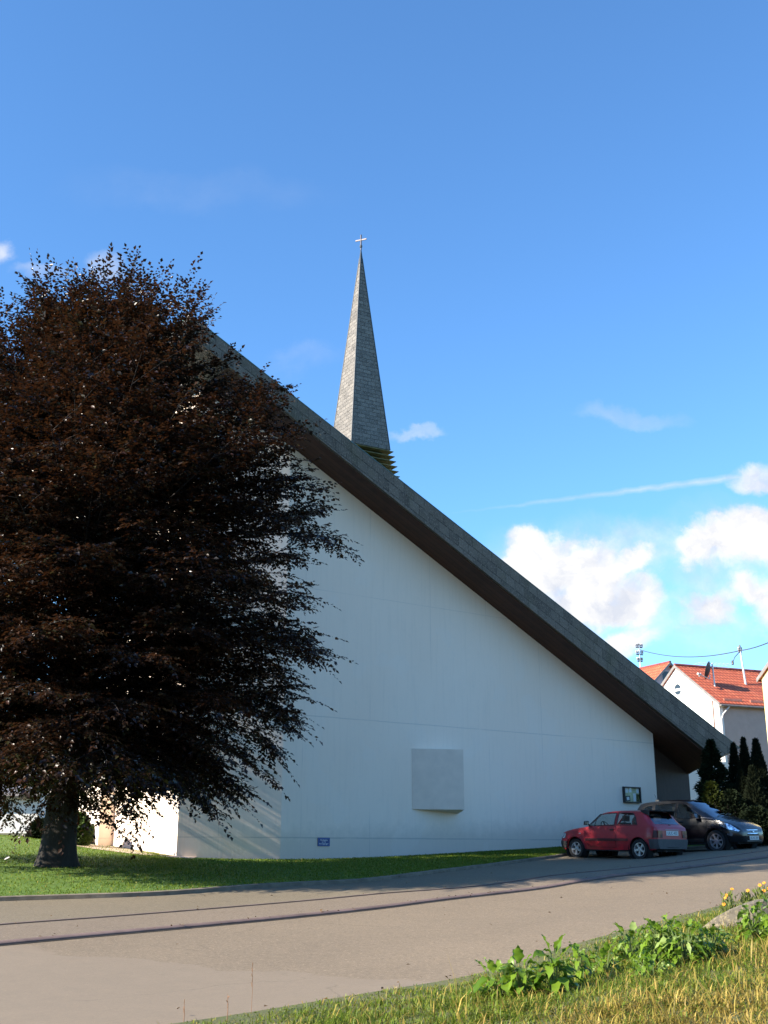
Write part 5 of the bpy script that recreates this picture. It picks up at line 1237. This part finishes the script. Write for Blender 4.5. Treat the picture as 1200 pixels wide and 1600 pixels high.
for sg in (1, -1):
    dr = red.door[('door', sg > 0)]
    wp = red.part(red.sidepatch(wF, sg, -.004), 'window', smoked, dr); red.part(red.sideline(wF, sg, .002, .011), 'window_seal', black_pl, dr)
    red.part(red.sideline([(2.20, .935), (2.20, 1.165)], sg, .002, .010, False), 'quarter_bar', black_pl, dr)
    red.part(red.sidepatch(wR, sg, -.004), 'window', smoked); red.part(red.sideline(wR, sg, .002, .011), 'window_seal', black_pl)
    red.part(red.sideline([(1.42, .33), (2.40, .33), (2.56, .52), (2.56, .91)], sg, .0005, .005, False), 'door_seam', under_m, dr)
    red.part(red.sideline([(1.42, .33), (1.42, 1.30)], sg, .0005, .005, False), 'door_seam', under_m, dr)
    b = red.sidepatch([(.96, .50), (2.56, .50), (2.56, .575), (.96, .575)], sg, .012); red.part(b, 'rub_strip', mat('dark red strip', (.075, .012, .016), .5))
    b = MB(); b.box((1.475, sg * .762, .795), (1.60, sg * .785, .835)); red.part(b, 'door_handle', black_pl, dr)
    b = MB(); b.box((2.36, sg * .74, .945), (2.46, sg * .80, .975)); c0_ = Matrix.Translation((2.40, sg * .86, 1.0)); b.hexa([c0_ @ Vector(p) for p in ((-.02, -.08, -.06), (.05, -.07, -.05), (.05, .07, -.05), (-.02, .08, -.06))], [c0_ @ Vector(p) for p in ((-.02, -.08, .06), (.04, -.06, .05), (.04, .06, .05), (-.02, .08, .06))])
    wm = red.part(b, 'wing_mirror', black_pl, dr); b = MB(); b.box((2.372, sg * .86 - .068, .948), (2.379, sg * .86 + .068, 1.052)); red.part(b, 'mirror_glass', chrome, wm)
    # arch lips
    for a in red.ax:
        pts = []
        for k in range(17):
            t = math.pi * (k / 16); x = a + red.arch * math.cos(t) * 1.0; z = red.wr + red.arch * math.sin(t)
            if z > red.zb(x) + .02: pts.append(Vector((x, sg * (red.side(x, z) + .004), z)))
        b = MB(); b.tube(pts, .016, 6); red.part(b, 'arch_lip', redp)
        b = MB(); b.lathe([(red.arch + .01, -.02), (red.arch + .01, .22)], 30, Matrix.Translation((a, sg * .76, red.wr)) @ Matrix.Rotation(R(90 * sg), 4, 'X')); red.part(b, 'wheel_well', under_m)
        red.wheel(a, sg * .665, sg, 5, .185)
    # lamps: big block wrapping the rear corner
    P = [(.005, .60), (.155, .60), (.15, .80), (.05, .80), (.005, .78)]
    red.part(red.sidepatch([(.0, .60), (.15, .60), (.12, .80), (.0, .80)], sg, .008), 'tail_light', dkred_lens)
    b = MB(); b.box((-.016, sg * .45 if sg > 0 else -.655, .60), (.012, .655 if sg > 0 else -.45, .80)); tl = red.part(b, 'tail_light', red_lens)
    b = MB(); b.box((-.020, sg * .55 if sg > 0 else -.645, .71), (-.014, .645 if sg > 0 else -.55, .79)); red.part(b, 'indicator', amber_lens, tl)
    b = MB(); b.box((-.020, sg * .46 if sg > 0 else -.54, .61), (-.014, .54 if sg > 0 else -.46, .70)); red.part(b, 'reversing_lamp', dkred_lens, tl)
    b = red.sidepatch([(3.36, .58), (3.575, .58), (3.53, .70), (3.36, .73)], sg, .006); red.part(b, 'headlight', head_lens)
    b = red.sidepatch([(2.72, .70), (2.80, .70), (2.80, .725), (2.72, .725)], sg, .004); red.part(b, 'side_badge', chrome)
red.part(red.toppatch(.15, .50, lambda x: hwR(x) + .012, -.003), 'rear_window', rear_glass); red.part(red.toppatch(2.06, 2.50, lambda x: hwW(x) + .012, -.003), 'windscreen', smoked)
b = MB(); wv = .60; b.hexa([(.30, -wv, 1.325), (.62, -wv + .02, 1.335), (.62, wv - .02, 1.335), (.30, wv, 1.325)], [(.28, -wv, 1.352), (.62, -wv + .03, 1.372), (.62, wv - .03, 1.372), (.28, wv, 1.352)])
for sg in (1, -1): b.hexa([(.33, sg * .56, 1.21), (.56, sg * .57, 1.29), (.56, sg * .60, 1.29), (.33, sg * .60, 1.21)], [(.31, sg * .57, 1.33), (.60, sg * .57, 1.34), (.60, sg * .60, 1.34), (.31, sg * .60, 1.33)])
red.part(b, 'spoiler', black_pl)
b = MB(); b.tube([(.145, -.05, .965), (.17, .12, .985), (.235, .34, 1.045)], [.014, .010, .008], 6); b.box((.10, -.08, .935), (.15, .0, .965)); red.part(b, 'rear_wiper', black_pl)
def bumper(car, x0, x1, z0, z1, m, off, nose):           # a band wrapping the end of the car
    b = MB(); xs = np.linspace(x1, x0, 12); rows = []
    path = [(x, 1) for x in xs] + [(x, -1) for x in xs[::-1]]
    for x, sg in path:
        r = []
        for z in np.linspace(z0, z1, 5):
            y = car.side(x, min(z, car.zs(x) - .005)) + off; r.append(Vector((x + (off if nose else -off) * (1 if x == x0 else 0), sg * y, z)))
        rows.append(r)
    b.grid(rows); rim_t = [r[-1] for r in rows]; rim_b = [r[0] for r in rows]
    b.face(*rim_t); b.face(*rim_b[::-1]); return b
rb_ = red.part(bumper(red, 0.0, .23, .30, .565, grey_pl, .022, False), 'rear_bumper', grey_pl, smooth=40)
red.part(bumper(red, 3.62, 3.30, .30, .50, grey_pl, .02, True), 'front_bumper', grey_pl, smooth=40)
b = MB(); b.box((-.032, -.25, .335), (-.0, .25, .345)); red.part(b, 'bumper_groove', under_m, rb_)
b = MB(); b.box((-.012, -.27, .665), (.03, .27, .79)); pl = red.part(b, 'number_plate', plate_m)
Mp = frameM(Mred @ Vector((-.0135, 0, .7275)), -lft, -fd); text_mesh('UL:C 432', .115 * sc, Mp, 'plate_lettering', ink_m, pl); bpy.data.objects[-1] if False else None
b = MB(); b.box((-.005, -.30, .805), (.04, .30, .83)); red.part(b, 'tailgate_trim', mat('dull trim', (.30, .26, .26), .5))
b = MB(); b.tube([(.16, .32, .24), (-.03, .33, .235)], .022, 8); red.part(b, 'exhaust_pipe', mat('rusty exhaust', (.08, .06, .05), .6, metal=.4))
b = MB(); b.tube([(.9, -.2, 1.36), (.75, -.2, 1.7)], .004, 4)
red.innards(.15, 2.32, .50, .77, ((.72, .34, .52), (.72, -.34, .52), (1.58, .34, .52), (1.58, -.34, .52)))

# ---------------- black compact people carrier: nose to the right and towards the road
BS = [(0.00, .36, .70, .86, .66, .88, .56, .90), (.04, .30, .76, 1.00, .71, 1.02, .62, 1.04), (.12, .27, .815, 1.045, .765, 1.13, .66, 1.16), (.25, .25, .85, 1.05, .80, 1.36, .62, 1.395), (.38, .25, .868, 1.045, .82, 1.49, .60, 1.53), (.60, .25, .878, 1.035, .835, 1.525, .60, 1.57),
      (1.2, .24, .882, 1.00, .842, 1.545, .605, 1.593), (1.75, .24, .882, .975, .842, 1.53, .605, 1.58), (2.05, .24, .882, .96, .842, 1.485, .61, 1.54), (2.45, .24, .88, .945, .838, 1.275, .655, 1.33), (2.95, .25, .875, .93, .828, 1.005, .715, 1.06), (3.12, .25, .868, .92, .82, .945, .715, .995), (3.40, .26, .845, .85, .795, .875, .67, .925), (3.62, .28, .79, .765, .74, .79, .59, .835), (3.75, .30, .72, .68, .67, .70, .52, .74), (3.81, .32, .64, .61, .60, .625, .46, .65), (3.84, .36, .54, .55, .50, .56, .40, .57)]
blk = Car(BS, (.51, 3.078), .316, .375)
th = R(47); fwb = Vector((math.cos(th), -math.sin(th), 0)); fwp = at(1122, 1331.5, 34.9)
rgt = Vector((-math.sin(th), -math.cos(th), 0))         # the side turned to the camera
rwp = fwp - fwb * 2.568; rwp.z = fwp.z - .03
fd2 = (fwp - rwp).normalized(); lf2 = (-rgt + Z * .02).normalized(); up2 = fd2.cross(lf2).normalized(); lf2 = up2.cross(fd2)
og2 = fwp - fd2 * 3.078 + lf2 * .80
Mblk = Matrix.Translation(og2) @ Matrix(((fd2.x, lf2.x, up2.x, 0), (fd2.y, lf2.y, up2.y, 0), (fd2.z, lf2.z, up2.z, 0), (0, 0, 0, 1)))
blkp = paint('black car paint', (.003, .0035, .006), .24, .22)
vR = [(.40, 1.09), (.86, 1.07), (.86, 1.44), (.66, 1.43), (.50, 1.36)]; vM = [(.94, 1.065), (1.68, 1.025), (1.68, 1.475), (.94, 1.46)]; vF = [(1.78, 1.02), (2.72, .985), (2.30, 1.25), (2.08, 1.41), (1.78, 1.47)]
hw2 = lambda x: blk.wt(x) - .07
blk.build('black_car', {'paint': blkp}, Mblk, 'glossy black compact people carrier parked nose out beside the dark conifers', 'parked cars beside the church', [vR, vM, vF],
          {'rear_door': [(.92, .48), (1.15, .36), (1.72, .36), (1.72, 1.50), (.92, 1.48)], 'door': [(1.73, .36), (2.70, .36), (2.82, .55), (2.82, .96), (2.36, 1.26), (2.10, 1.45), (1.73, 1.50)]}, [(.15, .36, hw2), (2.10, 2.97, hw2)])
for sg in (1, -1):
    dF = blk.door[('door', sg > 0)]; dR = blk.door[('rear_door', sg > 0)]
    for P, par in ((vR, None), (vM, dR), (vF, dF)):
        blk.part(blk.sidepatch(P, sg, -.004), 'window', glassmat('tinted side glass', (.42, .46, .44), .2), par); blk.part(blk.sideline(P, sg, .002, .010), 'window_seal', black_pl, par)
    blk.part(blk.sideline([(1.725, .36), (1.725, 1.49)], sg, .0005, .006, False), 'door_seam', under_m, dF); blk.part(blk.sideline([(1.73, .36), (2.70, .36), (2.82, .55), (2.82, .96)], sg, .0005, .005, False), 'door_seam', under_m, dF)
    blk.part(blk.sideline([(.92, .48), (.92, 1.48)], sg, .0005, .005, False), 'door_seam', under_m, dR)
    b = MB(); b.tube([(1.84, sg * .872, .90), (1.93, sg * .895, .905), (2.0, sg * .872, .90)], .014, 6); blk.part(b, 'door_handle', blkp, dF)
    b = MB(); b.tube([(1.02, sg * .872, .93), (1.11, sg * .895, .935), (1.18, sg * .872, .93)], .014, 6); blk.part(b, 'door_handle', blkp, dR)
    b = MB(); c0_ = Matrix.Translation((2.50, sg * .98, 1.06)); b.hexa([c0_ @ Vector(p) for p in ((-.06, -.11, -.07), (.09, -.09, -.05), (.09, .08, -.05), (-.06, .11, -.07))], [c0_ @ Vector(p) for p in ((-.06, -.11, .07), (.05, -.09, .07), (.05, .08, .06), (-.06, .10, .06))]); b.tube([(2.50, sg * .83, 1.0), (2.50, sg * .92, 1.03)], .025, 6)
    wm = blk.part(b, 'wing_mirror', blkp, dF); b = MB(); b.box((2.52, sg * .98 - .07, .985), (2.60, sg * .98 + .07, 1.003)); blk.part(b, 'mirror_trim', chrome, wm)
    for a in blk.ax:
        b = MB(); b.lathe([(blk.arch + .01, -.02), (blk.arch + .01, .24)], 30, Matrix.Translation((a, sg * .865, blk.wr)) @ Matrix.Rotation(R(90 * sg), 4, 'X')); blk.part(b, 'wheel_well', under_m)
        blk.wheel(a, sg * .765, sg, 7, .215, .20)
    b = blk.sidepatch([(3.20, .82), (3.34, .865), (3.58, .77), (3.795, .605), (3.77, .575), (3.50, .655), (3.28, .745)], sg, .008); blk.part(b, 'headlight', head_lens, smooth=True)
    b = blk.sidepatch([(3.46, .50), (3.60, .44), (3.64, .52), (3.52, .60)], sg, .006); blk.part(b, 'bumper_vent', mat('vent grey', (.10, .10, .11), .5))
    b = blk.sidepatch([(2.86, .70), (2.96, .70), (2.96, .77), (2.86, .77)], sg, .005); blk.part(b, 'side_indicator', mat('smoked indicator', (.05, .04, .035), .2))
    b = blk.sidepatch([(2.60, 1.0), (2.98, .965), (2.98, .985), (2.60, 1.03)], sg, .006); blk.part(b, 'pillar_trim', mat('dull silver trim', (.09, .09, .10), .4))
    b = blk.sidepatch([(.05, .74), (.16, .74), (.16, 1.0), (.06, 1.0)], sg, .006); blk.part(b, 'tail_light', red_lens)
    b = blk.sidepatch([(.92, .30), (2.68, .30), (2.68, .40), (.92, .40)], sg, .008); blk.part(b, 'sill', black_pl)
blk.part(blk.toppatch(2.10, 2.97, lambda x: hw2(x) + .012, -.003), 'windscreen', darkglass, smooth=True); blk.part(blk.toppatch(.15, .36, lambda x: hw2(x) + .012, -.003), 'rear_window', darkglass)
b = MB()
for y0, y1 in ((-.45, .15), (-.05, .50)): b.tube([(2.985, y0, blk.top(2.985, y0) + .02), (2.90, (y0 + y1) / 2, blk.top(2.90, .2) + .03), (2.86, y1, blk.top(2.86, abs(y1)) + .02)], .010, 5)
blk.part(b, 'wiper', black_pl)
nz = blk.L
# grille, chrome bars, badge, plate on the rounded nose
b = MB(); b.hexa([(nz - .10, -.36, .47), (nz + .012, -.33, .465), (nz + .012, .33, .465), (nz - .10, .36, .47)], [(nz - .18, -.34, .64), (nz - .035, -.36, .635), (nz - .035, .36, .635), (nz - .18, .34, .64)]); gr = blk.part(b, 'grille', black_pl)
for z_, x_, hw_ in ((.615, -.018, .36), (.515, .008, .33)):
    b = MB(); b.tube([(nz + x_ - .03, -hw_, z_), (nz + x_ + .005, -hw_ * .6, z_ - .004), (nz + x_ + .012, 0, z_ - .006), (nz + x_ + .005, hw_ * .6, z_ - .004), (nz + x_ - .03, hw_, z_)], .020, 6); blk.part(b, 'chrome_bar', chrome, gr)
b = MB(); Mb = Matrix.Translation((nz + .012, 0, .565)) @ Matrix.Rotation(R(82), 4, 'Y')
b.lathe([(.052, -.006), (.060, 0), (.052, .006), (.046, 0)], 24, Mb, close=True)
for k in range(3): A = Mb @ Matrix.Rotation(2 * math.pi * k / 3 + math.pi, 4, 'Z'); b.hexa([A @ Vector(p) for p in ((0, -.010, -.004), (.05, -.002, -.003), (.05, .002, -.003), (0, .010, -.004))], [A @ Vector(p) for p in ((0, -.008, .005), (.05, -.001, .004), (.05, .001, .004), (0, .008, .005))])
blk.part(b, 'emblem', chrome, gr)
b = MB(); b.box((nz + .005, -.26, .33), (nz + .028, .26, .44)); pl = blk.part(b, 'number_plate', plate_m)
Mp = frameM(Mblk @ Vector((nz + .0295, 0, .385)), lf2, fd2); text_mesh('UL AC 201', .095, Mp, 'plate_lettering', ink_m, pl)
fb = blk.part(bumper(blk, nz, nz - .30, .27, .44, blkp, .014, True), 'front_bumper', blkp, smooth=40)
b = MB(); b.box((nz - .02, -.42, .285), (nz + .022, .42, .325)); blk.part(b, 'lower_intake', black_pl, fb)
b = MB(); b.lathe([(0, .0), (.022, .0), (.022, .01), (0, .012)], 12, Matrix.Translation((3.55, .0, blk.top(3.55, 0))))
b.lathe([(.0, .03), (.03, .02), (.035, 0)], 10, Matrix.Translation((2.0, -.5, 1.52)))
b = MB(); b.box((.55, -.05, blk.top(.55, 0) - .005), (.68, .05, blk.top(.6, 0) + .05)); b.tube([(.60, 0, 1.58), (.50, 0, 1.80)], .005, 4); blk.part(b, 'roof_aerial', black_pl)
blk.innards(.15, 2.42, .58, .88, ((.75, .38, .58), (.75, -.38, .58), (1.72, .38, .60), (1.72, -.38, .60)))
# text meshes were parented in world space: nothing else to fix
